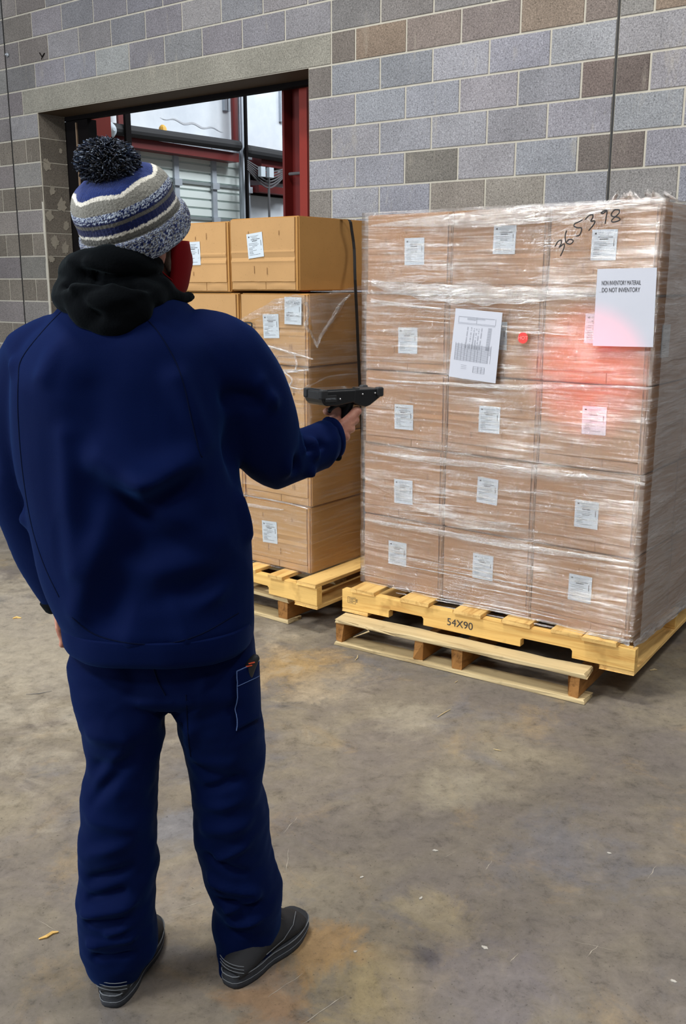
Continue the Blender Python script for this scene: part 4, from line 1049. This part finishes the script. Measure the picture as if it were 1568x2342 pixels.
link_mesh('cuff', cv, cf, M_FLEECE, jacket, True, world=True)
# inner dark sleeve end hanging under the right cuff
cv, cf = tube([A(750, 1022, 2.255), A(764, 1036, 2.26), A(773, 1046, 2.262)], [.028, .020, .011], [.03, .022, .011], V((0, 1, 0)), seg=14, sub=3)
link_mesh('inner_sleeve', cv, cf, M_FLEECE, jacket, True, world=True)

# trousers
lleg = ring_tube([(1400, 180, 370, 2.03, .09), (1450, 170, 380, 2.03, .100), (1520, 166, 385, 2.02, .112), (1600, 170, 384, 2.0, .112), (1640, 186, 378, 1.985, .106), (1680, 192, 373, 1.98, .102), (1760, 196, 361, 1.97, .096), (1850, 187, 357, 1.96, .093),
                  (1950, 184, 356, 1.95, .092), (2060, 182, 354, 1.945, .090), (2110, 186, 360, 1.945, .092), (2150, 194, 364, 1.95, .092), (2182, 203, 345, 1.95, .086), (2206, 208, 326, 1.95, .080)], sub=5)
rleg = ring_tube([(1400, 370, 560, 2.04, .09), (1450, 370, 574, 2.04, .100), (1520, 374, 586, 2.04, .112), (1590, 384, 592, 2.03, .113), (1640, 408, 598, 2.03, .108), (1740, 428, 603, 2.03, .098), (1790, 440, 606, 2.03, .095), (1870, 442, 608, 2.03, .093),
                  (1950, 456, 618, 2.035, .093), (2010, 476, 636, 2.04, .092), (2060, 488, 641, 2.045, .092), (2090, 485, 641, 2.05, .092), (2130, 492, 632, 2.045, .088), (2160, 498, 622, 2.04, .085), (2186, 502, 614, 2.025, .085), (2208, 504, 606, 2.015, .084)], sub=5)
pel = ring_tube([(1380, 185, 555, 2.03, .095), (1450, 176, 568, 2.03, .105), (1520, 175, 580, 2.03, .115), (1560, 200, 560, 2.01, .115), (1590, 300, 470, 2.0, .08)])
tv_, tn_, tf_ = fuse([lleg, rleg, pel], .007, 5)
TF = folds([((190, 1560), (260, 1530), .02, .008, 1.88), ((185, 2020), (300, 1990), .016, -.010, 1.86), ((190, 2090), (330, 2060), .016, .010, 1.86), ((200, 2110), (320, 2105), .012, -.010, 1.86),
            ((205, 2160), (330, 2140), .012, .009, 1.86), ((215, 2190), (320, 2185), .010, -.008, 1.86), ((480, 2010), (610, 2050), .014, .009, 1.95), ((490, 2060), (600, 2075), .012, -.010, 1.95),
            ((500, 2120), (620, 2105), .012, .011, 1.95), ((510, 2140), (610, 2150), .010, -.009, 1.95), ((195, 1760), (300, 1740), .02, -.007, 1.88), ((440, 1760), (560, 1790), .02, -.007, 1.93),
            ((200, 1680), (280, 1690), .02, .007, 1.88), ((470, 1560), (430, 1700), .02, .006, 1.93), ((460, 1900), (600, 1880), .02, .006, 1.94), ((200, 1880), (330, 1900), .02, .005, 1.87),
            ((200, 1840), (330, 1720), .018, -.008, 1.87), ((205, 1800), (300, 1700), .016, .006, 1.87), ((470, 1810), (600, 1770), .014, -.009, 1.93), ((470, 1850), (590, 1830), .016, .007, 1.93), ((190, 1960), (300, 1930), .016, .007, 1.86),
            ((500, 1960), (600, 1920), .014, .008, 1.94), ((470, 1960), (560, 2000), .012, -.008, 1.94), ((520, 2080), (630, 2040), .012, .010, 1.95), ((200, 2060), (280, 2040), .014, -.009, 1.86), ((250, 2130), (345, 2090), .012, .009, 1.86),
            ((200, 1500), (330, 1560), .02, .008, 1.88), ((400, 1540), (520, 1500), .02, -.006, 1.9), ((450, 1640), (530, 1620), .016, -.006, 1.93)])
tv_ = displace(tv_, tn_, [(a, b, w_*.8, am*1.7) for a, b, w_, am in TF], ((6, .009), (15, .005), (34, .0018)), (.7, .7, 1.15))
trousers = link_mesh('trousers', tv_, tf_, M_NAVY_T, PR, True, world=True)
TB = BVHTree.FromPolygons([tuple(v) for v in tv_], tf_)
seam(TB, [(350, 1525), (362, 1560), (378, 1590)], 'seam', trousers, M_SEAM, .0018)
seam(TB, [(425, 1590), (430, 1680), (436, 1730)], 'seam', trousers, M_SEAM, .0014)
# tool pocket on the right thigh
def surf_patch(bvh, quad, lift, name, parent, mat, nx=10, ny=16, th=.004):
    P = [V((u, v, 0)) for u, v in quad]; vs = []; last = None
    for j in range(ny+1):
        for i in range(nx+1):
            s_, t_ = i/nx, j/ny; q = (P[0]*(1-s_)+P[1]*s_)*(1-t_) + (P[3]*(1-s_)+P[2]*s_)*t_
            h_, n_ = hit(bvh, q.x, q.y)
            if h_ is None: h_, n_ = last
            last = (h_, n_); vs.append(h_ + n_*lift)
    # relax
    for _ in range(2):
        nv = [v.copy() for v in vs]
        for j in range(1, ny):
            for i in range(1, nx): nv[j*(nx+1)+i] = (vs[j*(nx+1)+i]*2 + vs[j*(nx+1)+i-1] + vs[j*(nx+1)+i+1] + vs[(j-1)*(nx+1)+i] + vs[(j+1)*(nx+1)+i])/6
        vs = nv
    fs = [(j*(nx+1)+i, (j+1)*(nx+1)+i, (j+1)*(nx+1)+i+1, j*(nx+1)+i+1) for j in range(ny) for i in range(nx)]
    o = link_mesh(name, vs, fs, mat, parent, True, world=True)
    sm = o.modifiers.new('s', 'SOLIDIFY'); sm.thickness = th; sm.offset = -1
    return o, vs
pk, pv = surf_patch(TB, ((537, 1534), (583, 1512), (588, 1640), (537, 1668)), .010, 'pocket', trousers, M_NAVY_T)
mm = MB(); nx = 10
mm.tube([v for v in pv[:nx+1]], .0013, 5); mm.tube([pv[j*(nx+1)] for j in range(17)], .0011, 5); mm.tube([pv[4*(nx+1)+i] + V((0, -.002, 0)) for i in range(nx+1)], .0009, 5)
link_mesh('pocket_stitching', mm.v, mm.f, M_STITCH, trousers, True, world=True)
h0 = pv[6]
r_ = empty('folding_tool', h0); tag(r_, 'black tool handle with orange marks sticking out of the thigh pocket', 'tool')
tvv, tff = tube([h0 + V((-.012, .004, -.035)), h0 + V((0, .0, .0)), h0 + V((.012, -.001, .020))], [.009, .010, .007], [.012, .012, .009], V((0, 1, 0)), seg=12)
link_mesh('handle', tvv, tff, M_DEV2, r_, True, world=True)
for k in range(2):
    c = h0 + V((-.003+.006*k, -.012, .003+.007*k)); mm = MB(); mm.tube([c - V((.006, 0, .001)), c + V((.006, 0, .002))], .0016, 6); mm.build('orange_mark', M_ORANGE, r_, world=True)
# frayed thread on the inner right leg
h_, n_ = hit(TB, 417, 1655)
if h_ is not None:
    mm = MB()
    for k in range(5): mm.tube([h_, h_ + V((-.008+.003*k, -.002, .006-.006*k))], [.001, .0004], 4)
    mm.build('frayed_thread', M_SEAM, trousers, world=True)

# shoes
def shoe(heel, direc, name_label):
    f = V((math.cos(direc), math.sin(direc), 0)); s = V((f.y, -f.x, 0)); up_ = V((0, 0, 1))
    def P(l, w_, h_): return heel + f*l + s*w_ + up_*h_
    prof = [(0.0, .030, .050), (.015, .037, .058), (.05, .041, .076), (.09, .043, .100), (.125, .045, .090), (.16, .050, .080), (.195, .053, .072), (.225, .050, .065), (.25, .038, .052), (.262, .018, .036)]
    up_v, up_f = [], []
    seg = 20
    for l, hw_, ht in prof:
        for k in range(seg):
            q = 2*PI*k/seg; x = math.cos(q); z = math.sin(q)
            x = math.copysign(abs(x)**.8, x)
            zz = .02 + (ht-.02)*(z*.5+.5)
            up_v.append(P(l, hw_*x*(1 if z < .2 else 1-.35*(z-.2)), zz))
    n = len(prof); up_f = [(i*seg+k, i*seg+(k+1) % seg, (i+1)*seg+(k+1) % seg, (i+1)*seg+k) for i in range(n-1) for k in range(seg)] + [tuple(range(seg))[::-1], tuple((n-1)*seg+k for k in range(seg))]
    up_f = [q[::-1] for q in up_f]
    root = link_mesh('shoe', up_v, up_f, M_SHOE, PR, True, world=True)
    out = []
    for k in range(40):
        q = 2*PI*k/40; l = .132 - .142*math.cos(q)
        wd = (.046 + .012*max(0, min(1, (l-.09)/.10)) - .006*math.exp(-((l-.11)/.035)**2))*abs(math.sin(q))**.62
        out.append((l, math.copysign(wd, math.sin(q))))
    m_ = MB(); zs = [(0, -.002), (.006, .001), (.016, .002), (.018, -.001), (.026, .001), (.034, -.001)]
    vs = []
    for z, o_ in zs:
        for l, wd in out:
            c = .132; rr_ = math.hypot(l-c, wd); k = (rr_+o_)/rr_
            zz = z + (.012*max(0, (l-.22)/.05) if z == 0 else .008*max(0, (l-.22)/.05))
            vs.append(P(c+(l-c)*k, wd*k, zz))
    K = 40; fs = [(i*K+k, i*K+(k+1) % K, (i+1)*K+(k+1) % K, (i+1)*K+k) for i in range(len(zs)-1) for k in range(K)] + [tuple(range(K))[::-1], tuple((len(zs)-1)*K+k for k in range(K))]
    link_mesh('sole', vs, fs, M_SOLE, root, True, world=True)
    m_ = MB()
    for z, r_q in ((.0355, .0016), (.018, .0011)):
        pts = []
        for l, wd in out + out[:1]:
            rr_ = math.hypot(l-.132, wd); k = (rr_+.002)/rr_; pts.append(P(.132+(l-.132)*k, wd*k, z))
        m_.tube(pts, r_q, 5)
    for k in range(3):
        pts = [P(-.004 + .02*abs(j/6-.5)**2*4*.5, .040*(j/6*2-1)*.9, .044+.009*k) for j in range(7)]; m_.tube(pts, .0010, 5)
    for sd_ in (-1, 1):
        m_.tube([P(.08, sd_*.044, .05), P(.14, sd_*.049, .055), P(.185, sd_*.044, .066), P(.225, sd_*.022, .070)], .0012, 5)
    link_mesh('scuffed_trim', m_.v, m_.f, M_SOLE_L, root, True, world=True)
    m_ = MB()
    for k in range(4):
        l = .115+.018*k; h_ = .101-.008*k
        m_.tube([P(l, -.022, h_-.008), P(l+.006, 0, h_+.002), P(l+.012, .022, h_-.008)], .0024, 6)
        m_.tube([P(l+.010, -.022, h_-.011), P(l+.004, 0, h_+.001), P(l, .022, h_-.009)], .0024, 6)
    link_mesh('laces', m_.v, m_.f, M_DEV2, root, True, world=True)
    return root
shoe(V((-.262, 1.930, 0)), math.radians(56), '')
shoe(V((-.525, 1.865, 0)), math.radians(82), '')

# head, body and hands: one continuous skin mesh
HC = at(312, 562, 2.07); PHI = math.radians(49)
fd = V((math.cos(PHI), math.sin(PHI), 0)); rd = V((fd.y, -fd.x, 0)); ux = V((0, 0, 1))
RH = Matrix((fd, rd, ux)).transposed()
def Hp(f_, r_q, u_): return HC + fd*f_ + rd*r_q + ux*u_
parts = [ellipsoid(Hp(-.012, 0, .030), (.098, .078, .100), rot=RH), ellipsoid(Hp(.030, 0, -.035), (.068, .060, .088), rot=RH), ellipsoid(Hp(.060, 0, -.085), (.034, .034, .032), rot=RH),
         tube([Hp(.085, 0, .018), Hp(.098, 0, -.005), Hp(.112, 0, -.022), Hp(.100, 0, -.034)], [.010, .011, .014, .010], [.010, .012, .016, .014], rd, seg=12),
         ellipsoid(Hp(.083, 0, .030), (.016, .052, .012), rot=RH), ellipsoid(Hp(.094, 0, -.058), (.010, .024, .006), rot=RH), ellipsoid(Hp(.092, 0, -.068), (.011, .021, .007), rot=RH),
         ellipsoid(Hp(.060, .038, -.020), (.030, .026, .024), rot=RH), ellipsoid(Hp(.060, -.038, -.020), (.030, .026, .024), rot=RH)]
for s_ in (-1, 1):
    parts.append(ellipsoid(Hp(-.006, .080*s_, -.012), (.018, .008, .032), rot=RH)); parts.append(ellipsoid(Hp(-.002, .078*s_, -.036), (.008, .007, .010), rot=RH))
    parts.append(ellipsoid(Hp(.078, .032*s_, .010), (.010, .015, .010), rot=RH))
chest = at(300, 820, 2.03); pelvis = at(372, 1440, 2.02)
parts.append(tube([HC + V((-.015, -.02, -.06)), at(290, 700, 2.05), chest, (chest+pelvis)/2, pelvis], [.056, .058, .15, .13, .15], [.056, .056, .09, .09, .10], V((1, 0, 0)), seg=24, sub=5, flat=True))
# arms with hands
g0 = A(792, 930, 2.315); g1 = A(764, 1044, 2.29); gx = (g1-g0).normalized()
wr = A(764, 990, 2.27)
kx = (A(808, 955, 2.30) - A(778, 985, 2.275)); kx = (kx - gx*kx.dot(gx)).normalized(); ax = gx.cross(kx).normalized()
if ax.y < 0: ax = -ax
parts.append(tube([at(150, 790, 2.03), at(90, 860, 2.04), at(62, 1130, 2.10), at(136, 1378, 2.12)], [.04, .042, .036, .022], None, V((0, 1, 0)), seg=16, sub=4))
parts.append(tube([at(440, 790, 2.03), at(495, 840, 2.05), at(622, 1035, 2.14), A(720, 1012, 2.235), wr], [.05, .05, .042, .032, .025], None, V((0, 1, 0)), seg=16, sub=4))
G = lambda t_: g0 + (g1-g0)*t_
gl = (g1-g0).length
kn0 = G(.04) + kx*.008 - ax*.031      # index knuckle, on the viewer's side and to the right of the grip
def knk(i): return kn0 + gx*(.0225*i) - kx*(.0018*i*i)
for i in range(4):
    parts.append(tube([wr + gx*(.006*i-.010) - ax*.006, (wr+knk(i))*.5 - ax*.008 - gx*.004, knk(i)], [.015, .0125, .0118], [.014, .0125, .0118], ax, seg=12, sub=4))
    L1 = [.040, .042, .040, .034][i]; q = knk(i)
    parts.append(tube([q, q + kx*.014 + ax*.012, q + kx*.018 + ax*(L1-.004), q - kx*.004 + ax*(L1+.012), q - kx*.024 + ax*(L1+.002)], [.0116, .0104, .0098, .0092, .0082], None, gx, seg=12, sub=4))
parts.append(tube([wr - gx*.012 + ax*.006, G(.10) - kx*.026 + ax*.004, A(758, 940, 2.29), A(744, 941, 2.285)], [.016, .013, .011, .009], None, ax, seg=12, sub=4))
# left hand hanging beside the hem, seen on its edge
lw = A(139, 1386, 2.12)
parts.append(tube([lw, A(140, 1402, 2.12), A(143, 1424, 2.12)], [.016, .013, .013], [.026, .038, .040], V((1, 0, 0)), seg=16, sub=4))
for i in range(4):
    yo = -.030 + .020*i; Lx = [.85, 1.0, 1.08, 1.0][i]
    a = A(143, 1422, 2.12) + V((0, yo, 0))
    parts.append(tube([a, a + V((.003, .002, -.022*Lx)), a + V((.006, .004, -.042*Lx)), a + V((.002, .006, -.058*Lx))], [.0098, .0092, .0086, .0078], None, V((0, 1, 0)), seg=12, sub=4))
a = A(140, 1402, 2.12) + V((0, .036, 0)); parts.append(tube([a, a + V((.004, .022, -.018)), a + V((.008, .030, -.042))], [.012, .011, .009], None, V((0, 1, 0)), seg=12, sub=4))
# legs inside the trousers down into the shoes
parts.append(tube([at(300, 1450, 2.01), at(278, 1700, 1.98), at(270, 1850, 1.965), at(262, 2180, 1.93), V((-.510, 1.935, .045))], [.085, .065, .052, .030, .022], None, V((0, 1, 0)), seg=18, sub=4))
parts.append(tube([at(450, 1450, 2.03), at(510, 1700, 2.03), at(530, 1850, 2.03), at(558, 2120, 2.03), V((-.225, 1.985, .045))], [.085, .065, .052, .030, .022], None, V((0, 1, 0)), seg=18, sub=4))
bv_, bn_, bf_ = fuse(parts, .0030, 3)
link_mesh('body', bv_, bf_, M_SKIN, PR, True, world=True)
# greying hair below the hat
hp = [ellipsoid(Hp(-.020, 0, -.004), (.094, .082, .056), rot=RH)]
vv, nn, ff = fuse(hp + [tube([Hp(.016, .074, .02), Hp(.020, .074, -.030), Hp(.024, .070, -.05)], [.014, .010, .006], [.010, .007, .005], fd, seg=10)], .004, 1)
vv = [p + n_*.004*noise.noise(V((p.x*160, p.y*160, p.z*30))) for p, n_ in zip(vv, nn)]
link_mesh('hair', vv, ff, M_HAIR, PR, True, world=True)
# mask: shell over nose, cheeks and chin
vs = []; n1, n2 = 26, 18
for j in range(n2+1):
    u_ = .010 - .125*j/n2
    for i in range(n1+1):
        q = (i/n1*2-1)*1.50
        w_ = .080 - .022*(j/n2)**2; dpt = .108 - .018*(abs(j/n2-.35)*1.6)**2 + .022*math.exp(-(q/.35)**2)*math.exp(-((j/n2-.30)/.28)**2)
        f_ = .0 + dpt*max(0.0, math.cos(q))**.8; rr_ = w_*math.sin(q)
        if j > n2*.75: f_ *= 1-.35*((j/n2-.75)/.25)**2
        vs.append(Hp(f_ + .012, rr_, u_))
fs = [(j*(n1+1)+i, (j+1)*(n1+1)+i, (j+1)*(n1+1)+i+1, j*(n1+1)+i+1) for j in range(n2) for i in range(n1)]
mk_ = link_mesh('face_mask', vs, fs, M_MASK, PR, True, world=True); sm = mk_.modifiers.new('s', 'SOLIDIFY'); sm.thickness = .003
mm = MB(); mm.tube(catmull([Hp(.02, .083, .000), Hp(-.02, .088, .012), Hp(-.03, .084, -.02), Hp(-.005, .082, -.05), Hp(.025, .080, -.07)], 4), .0018, 5)
mm.build('ear_loop', M_MASK, mk_, world=True)

# hood, loose around the neck
def ringpath(cx, cy, cz, rx, ry, a0, a1, n_, dz=lambda q: 0):
    return [V((cx + rx*math.cos(a0+(a1-a0)*k/n_), cy + ry*math.sin(a0+(a1-a0)*k/n_), cz + dz(a0+(a1-a0)*k/n_))) for k in range(n_+1)]
c1 = at(268, 606, 2.03); c2 = at(272, 668, 2.02)
hp = [tube(ringpath(c1.x, c1.y, c1.z, .085, .085, math.radians(90), math.radians(345), 10, lambda q: -.018*math.sin(q-1.2)-.02*max(0, math.cos(q))), [.030]+[.033]*6+[.030, .028, .024, .018], [.034]*9+[.03, .02], V((0, 0, 1)), seg=16, sub=3),
      tube(ringpath(c2.x, c2.y, c2.z, .092, .095, math.radians(90), math.radians(340), 10, lambda q: -.010*max(0, -math.sin(q))), [.032]+[.040]*6+[.036, .034, .030, .024], [.04]*9+[.034, .028], V((0, 0, 1)), seg=16, sub=3),
      ellipsoid(at(250, 700, 1.93), (.088, .036, .055)), ellipsoid(at(255, 732, 1.925), (.055, .028, .034)), ellipsoid(at(178, 676, 1.96), (.036, .05, .036)), ellipsoid(at(276, 655, 2.03), (.095, .10, .085)), ellipsoid(at(268, 620, 2.02), (.088, .09, .06)),
      ellipsoid(at(350, 672, 2.02), (.050, .07, .040)),
      tube([at(365, 655, 2.0), at(395, 678, 2.02), at(420, 682, 2.05), at(435, 678, 2.07)], [.022, .017, .013, .011], [.03, .022, .018, .013], V((0, 0, 1)), seg=12, sub=3)]
vv, nn, ff = fuse(hp, .005, 5)
HF = folds([((140, 648), (215, 634), .010, -.016, 1.93), ((215, 634), (300, 648), .009, -.014, 1.91), ((300, 648), (410, 668), .009, -.014, 1.92), ((170, 660), (260, 652), .010, .010, 1.91), ((260, 655), (380, 676), .010, .008, 1.91), ((190, 690), (225, 720), .010, -.010, 1.90), ((215, 680), (290, 700), .010, -.008, 1.90), ((150, 590), (190, 612), .012, .006, 1.94), ((160, 620), (300, 650), .012, -.010, 1.92), ((200, 600), (380, 660), .010, .007, 1.92), ((150, 690), (230, 660), .012, -.008, 1.90), ((190, 640), (390, 665), .008, -.010, 1.91), ((200, 710), (300, 680), .014, .006, 1.88)])
vv = displace(vv, nn, HF, ((10, .005), (34, .002)), (1, 1, 1))
link_mesh('hood', vv, ff, M_FLEECE, PR, True, world=True)

# striped knit hat
hax = V((-.27, -.42, .87)).normalized(); HB = at(322, 560, 2.05)
hs = V((1, 0, 0)); hs = (hs - hax*hs.dot(hax)).normalized(); ho = hax.cross(hs)
prof = [(-.004, .102), (.0, .113), (.006, .120), (.03, .1265), (.055, .1275), (.064, .1250), (.067, .1175), (.075, .1175), (.10, .1170), (.125, .1165), (.145, .1105), (.165, .0980), (.180, .0800), (.191, .055), (.198, .034), (.202, .012), (.203, .002)]
HS = .80
pp = catmull([V((a*HS, b*.90, 0)) for a, b in prof], 12)
NA = 300; navy = srgb(24, 46, 108); navd = srgb(18, 30, 78); gry = srgb(128, 128, 122); gryd = srgb(96, 96, 92); wht = srgb(222, 220, 210); lit = srgb(190, 204, 222)
vs = []; cs = []; rk = random.Random(3)
for j, q in enumerate(pp):
    for k in range(NA):
        an = 2*PI*k/NA; h_, r_q = q.x, q.y; hq = q.x/HS
        seamf = abs(math.sin(3*an+.55)); dome = max(0, min(1, (hq-.125)/.06))
        rr_ = r_q*(1 - .045*dome*(1-seamf)**2) + .0010*math.sin(an*75) * (1 if hq < .066 else .35) + .0006*rk.uniform(-1, 1)
        rr_ += .004*noise.noise(V((math.cos(an)*2, math.sin(an)*2, h_*18)))
        vs.append(HB + hax*h_ + hs*(rr_*math.cos(an)) + ho*(rr_*math.sin(an)))
        hh = hq + .0007*rk.uniform(-1, 1)
        zig = .010*(seamf-.5)*dome
        if hh < .066: c = rk.choice((lit, navd, navy, gry)) if hh > .018 else (lit if rk.random() < .45 else navd)
        elif hh < .082: c = gryd
        elif hh < .089: c = wht
        elif hh < .107: c = navd
        elif hh < .116: c = gryd
        elif hh < .121: c = navd
        elif hh < .139: c = rk.choice((lit, navy, navd, lit)) if not .125 < hh < .128 else navd
        elif hh < .164 + zig: c = gry
        elif hh < .171 + zig: c = wht
        else: c = navy
        cs.append(c)
fs = [(j*NA+k, j*NA+(k+1) % NA, (j+1)*NA+(k+1) % NA, (j+1)*NA+k) for j in range(len(pp)-1) for k in range(NA)]
hat = link_mesh('knit_hat', vs, fs, M_KNIT, PR, True, cols=cs, world=True)
# pom-pom of yarn ends
PC = HB + hax*(.2*HS+.030) + V((.010, 0, -.012)); rk = random.Random(9); mm = MB()
for k in range(5200):
    z = rk.uniform(-1, 1); an = rk.uniform(0, 2*PI); s_ = math.sqrt(1-z*z); d = V((s_*math.cos(an), s_*math.sin(an), z))
    R_ = .052*rk.uniform(.80, 1.18); b_ = PC + d*.012; t_ = d.cross(V((rk.uniform(-1, 1), rk.uniform(-1, 1), rk.uniform(-1, 1)))).normalized(); o_ = d.cross(t_)
    m1 = PC + d*R_*.72 + t_*.004; tip = PC + V((d.x*1.08, d.y*1.08, d.z*.78))*R_ + t_*rk.uniform(-.004, .016) + V((0, 0, -.002)); w_ = .0015
    col = rk.choice((srgb(14, 20, 38), srgb(24, 34, 60), srgb(56, 72, 98), srgb(128, 140, 158), srgb(12, 14, 22)))
    vs = [b_+t_*w_, b_+o_*w_, b_-t_*w_, m1+t_*w_*1.3, m1+o_*w_*1.3, m1-t_*w_*1.3, tip+t_*w_*.9, tip+o_*w_*.9, tip-t_*w_*.9]
    mm.add(vs, [(0, 1, 4, 3), (1, 2, 5, 4), (2, 0, 3, 5), (3, 4, 7, 6), (4, 5, 8, 7), (5, 3, 6, 8), (6, 7, 8)], 0, col)
vs, fs = ellipsoid(PC, (.034, .034, .03), 14, 8); mm.add(vs, fs, 0, srgb(10, 14, 26))
link_mesh('pom_pom', mm.v, mm.f, M_POM, hat, False, cols=mm.c, world=True)

# ------------------------------------------------------------------ handheld scanner
sr = A(716, 908, 2.24); sf = A(853, 900, 2.35)
fx = (sf-sr).normalized(); fy = V((0, 0, 1)).cross(fx).normalized(); fz = fx.cross(fy); SL = (sf-sr).length
SM = Matrix.Translation(sr) @ Matrix((fx, fy, fz)).transposed().to_4x4()
sc_ = empty('handheld_scanner', sr); tag(sc_, 'black rugged handheld barcode scanner with pistol grip held in the right hand', 'scanner')
def sbuild(name, mb, mat, parent=sc_, smooth=False):
    return link_mesh(name, [SM @ v for v in mb.v], mb.f, mat, parent, smooth, world=True)
m_ = MB(); m_.prism([(.004, -.012), (.012, -.019), (.045, -.020), (.098, -.013), (.100, .016), (.0, .016), (0, -.004)], -.036, .036, lambda x, z, h: V((x, h, z)))
o = sbuild('housing', m_, M_DEV); bv = o.modifiers.new('b', 'BEVEL'); bv.width = .004; bv.segments = 3; bv.limit_method = 'ANGLE'
m_ = MB(); m_.prism([(.094, -.015), (.120, -.024), (.134, -.027), (.146, -.024), (SL-.004, -.006), (SL, .000), (SL, .015), (.094, .016)], -.032, .032, lambda x, z, h: V((x, h, z)))
o = sbuild('scan_head', m_, M_DEV); bv = o.modifiers.new('b', 'BEVEL'); bv.width = .003; bv.segments = 3; bv.limit_method = 'ANGLE'
m_ = MB(); m_.box(.012, -.029, .0155, .115, .029, .0185, bev=.001); sbuild('screen', m_, M_SCREEN)
for x0, x1 in ((-.003, .016), (SL-.016, SL+.003)):
    for y0, y1 in ((-.038, -.022), (.022, .038)):
        m_ = MB(); m_.box(x0, y0, -.004, x1, y1, .019, bev=.004); sbuild('corner_bumper', m_, M_DEV2)
for x, z in ((.050, -.004), (.120, .004), (SL-.022, .005)):
    m_ = MB(); m_.tube([V((x, -.0325 if x > .1 else -.0365, z)), V((x, -.0345 if x > .1 else -.0385, z))], .0022, 8); sbuild('screw', m_, M_METAL)
m_ = MB(); m_.box(.007, -.0378, -.010, .040, -.0355, .006, bev=.001); np_ = sbuild('name_plate', m_, M_DEV2)
vs, fs = text_geo('HONEYWELL', .0052); m_ = MB(); m_.add([V((v.x+.0235, -.0381, v.y-.002)) for v in vs], fs); sbuild('printed_name', m_, M_GALV, np_)
m_ = MB(); m_.box(SL-.001, -.024, .000, SL+.001, .024, .011); sbuild('scan_window', m_, M_SCREEN)
vv, ff = tube([G(-.10), G(.10), G(.5), G(.96)], [.013, .012, .012, .013], [.020, .017, .017, .019], kx, seg=16, sub=3)
link_mesh('pistol_grip', vv, ff, M_DEV2, sc_, True, world=True)
vv, ff = tube([G(-.02) - kx*.005 + ax*.0, G(.03) - kx*.030, A(752, 941, 2.28)], [.012, .008, .005], [.014, .010, .006], ax, seg=10, sub=3)
link_mesh('grip_bracket', vv, ff, M_DEV, sc_, True, world=True)
l = bpy.data.lights.new('scanner_lamp_light', 'SPOT'); l.energy = 130; l.color = (1, .05, .10); l.spot_size = math.radians(21); l.spot_blend = 1.0; l.shadow_soft_size = .01
lo = bpy.data.objects.new('scanner_lamp_light', l); COL.objects.link(lo); lo.location = sf + fx*.01
lo.rotation_euler = (onp(1345, 850, C0, NF) - lo.location).to_track_quat('-Z', 'Y').to_euler()

# ------------------------------------------------------------------ litter on the floor
def splinter(px, wd, label, mat=M_WG, cat='splinter', name='wood_splinter'):
    P = [atz(u, v, .003) for u, v in px]; mm_ = MB(); mm_.tube(P, [wd*.5] + [wd]*(len(P)-2) + [wd*.4], 5); 
    return tag(mm_.build(name, mat, world=True), label, cat)
splinter([(1000, 1640), (1012, 1632), (1030, 1622)], .0022, 'pale wood sliver on the floor in front of the middle of the worn pallet')
splinter([(812, 1510), (817, 1504), (818, 1498)], .003, 'curled pale wood shaving by the left end of the worn pallet')
splinter([(1040, 1561), (1046, 1557)], .003, 'tiny wood chip close to the front board of the worn pallet')
splinter([(1128, 1713), (1137, 1715), (1146, 1717)], .0022, 'short white sliver on open floor between pallet and camera')
splinter([(1486, 1533), (1495, 1531), (1502, 1532)], .004, 'pale chip in the shadow right of the yellow pallet', M_WG)
splinter([(90, 2147), (106, 2142), (120, 2133), (133, 2131)], .005, 'golden dry leaf piece on the floor left of the left shoe', M_WY, 'leaf', 'dry_leaf')
splinter([(60, 1588), (90, 1586), (118, 1580)], .0015, 'thin dark wire on the floor left of the knees', M_WIRE, 'wire', 'thin_wire')
splinter([(30, 1414), (38, 1412), (48, 1413)], .006, 'small yellow scrap on the floor left of the hanging hand', M_WY, 'scrap', 'yellow_scrap')
def chip(u, v, s_, label, ang=0):
    c = atz(u, v, 0); rc = random.Random(u*7+v); n_ = 22; ring = []
    for k in range(n_):
        q = 2*PI*k/n_; R_ = .62*s_*(.3+.6*abs(noise.noise(V((k*.9, u, v))))+.25*rc.random()); x, y = R_*1.5*math.cos(q), R_*.7*math.sin(q)
        ring.append(c + V((x*math.cos(ang)-y*math.sin(ang), x*math.sin(ang)+y*math.cos(ang), .0022)))
    vs = ring + [V((p.x, p.y, 0.0003)) for p in ring]
    fs = [tuple(range(n_))] + [(k, n_+k, n_+(k+1) % n_, (k+1) % n_) for k in range(n_)]
    tag(link_mesh('paint_chip', vs, fs, plain('flaked_paint', srgb(188, 184, 176), .8, var=.2, scale=80), world=True), label, 'paint chip')
chip(995, 1946, .016, 'flaked pale paint spot on the floor, farthest of the central white spots', -.5)
chip(962, 2055, .014, 'brightest white paint spot in the middle of the open floor', .8)
chip(827, 2007, .013, 'white paint spot right of the right knee hem on open floor', .5)
chip(1108, 2168, .020, 'large elongated pale paint spot in the lower middle of the floor', -.6)
chip(812, 2177, .010, 'small white paint spot right of the right shoe', 0)
chip(1392, 1952, .014, 'pale paint spot on the right side of the floor', -.6)
chip(1540, 2245, .016, 'pale paint spot at the lower right edge of the floor', -.6)
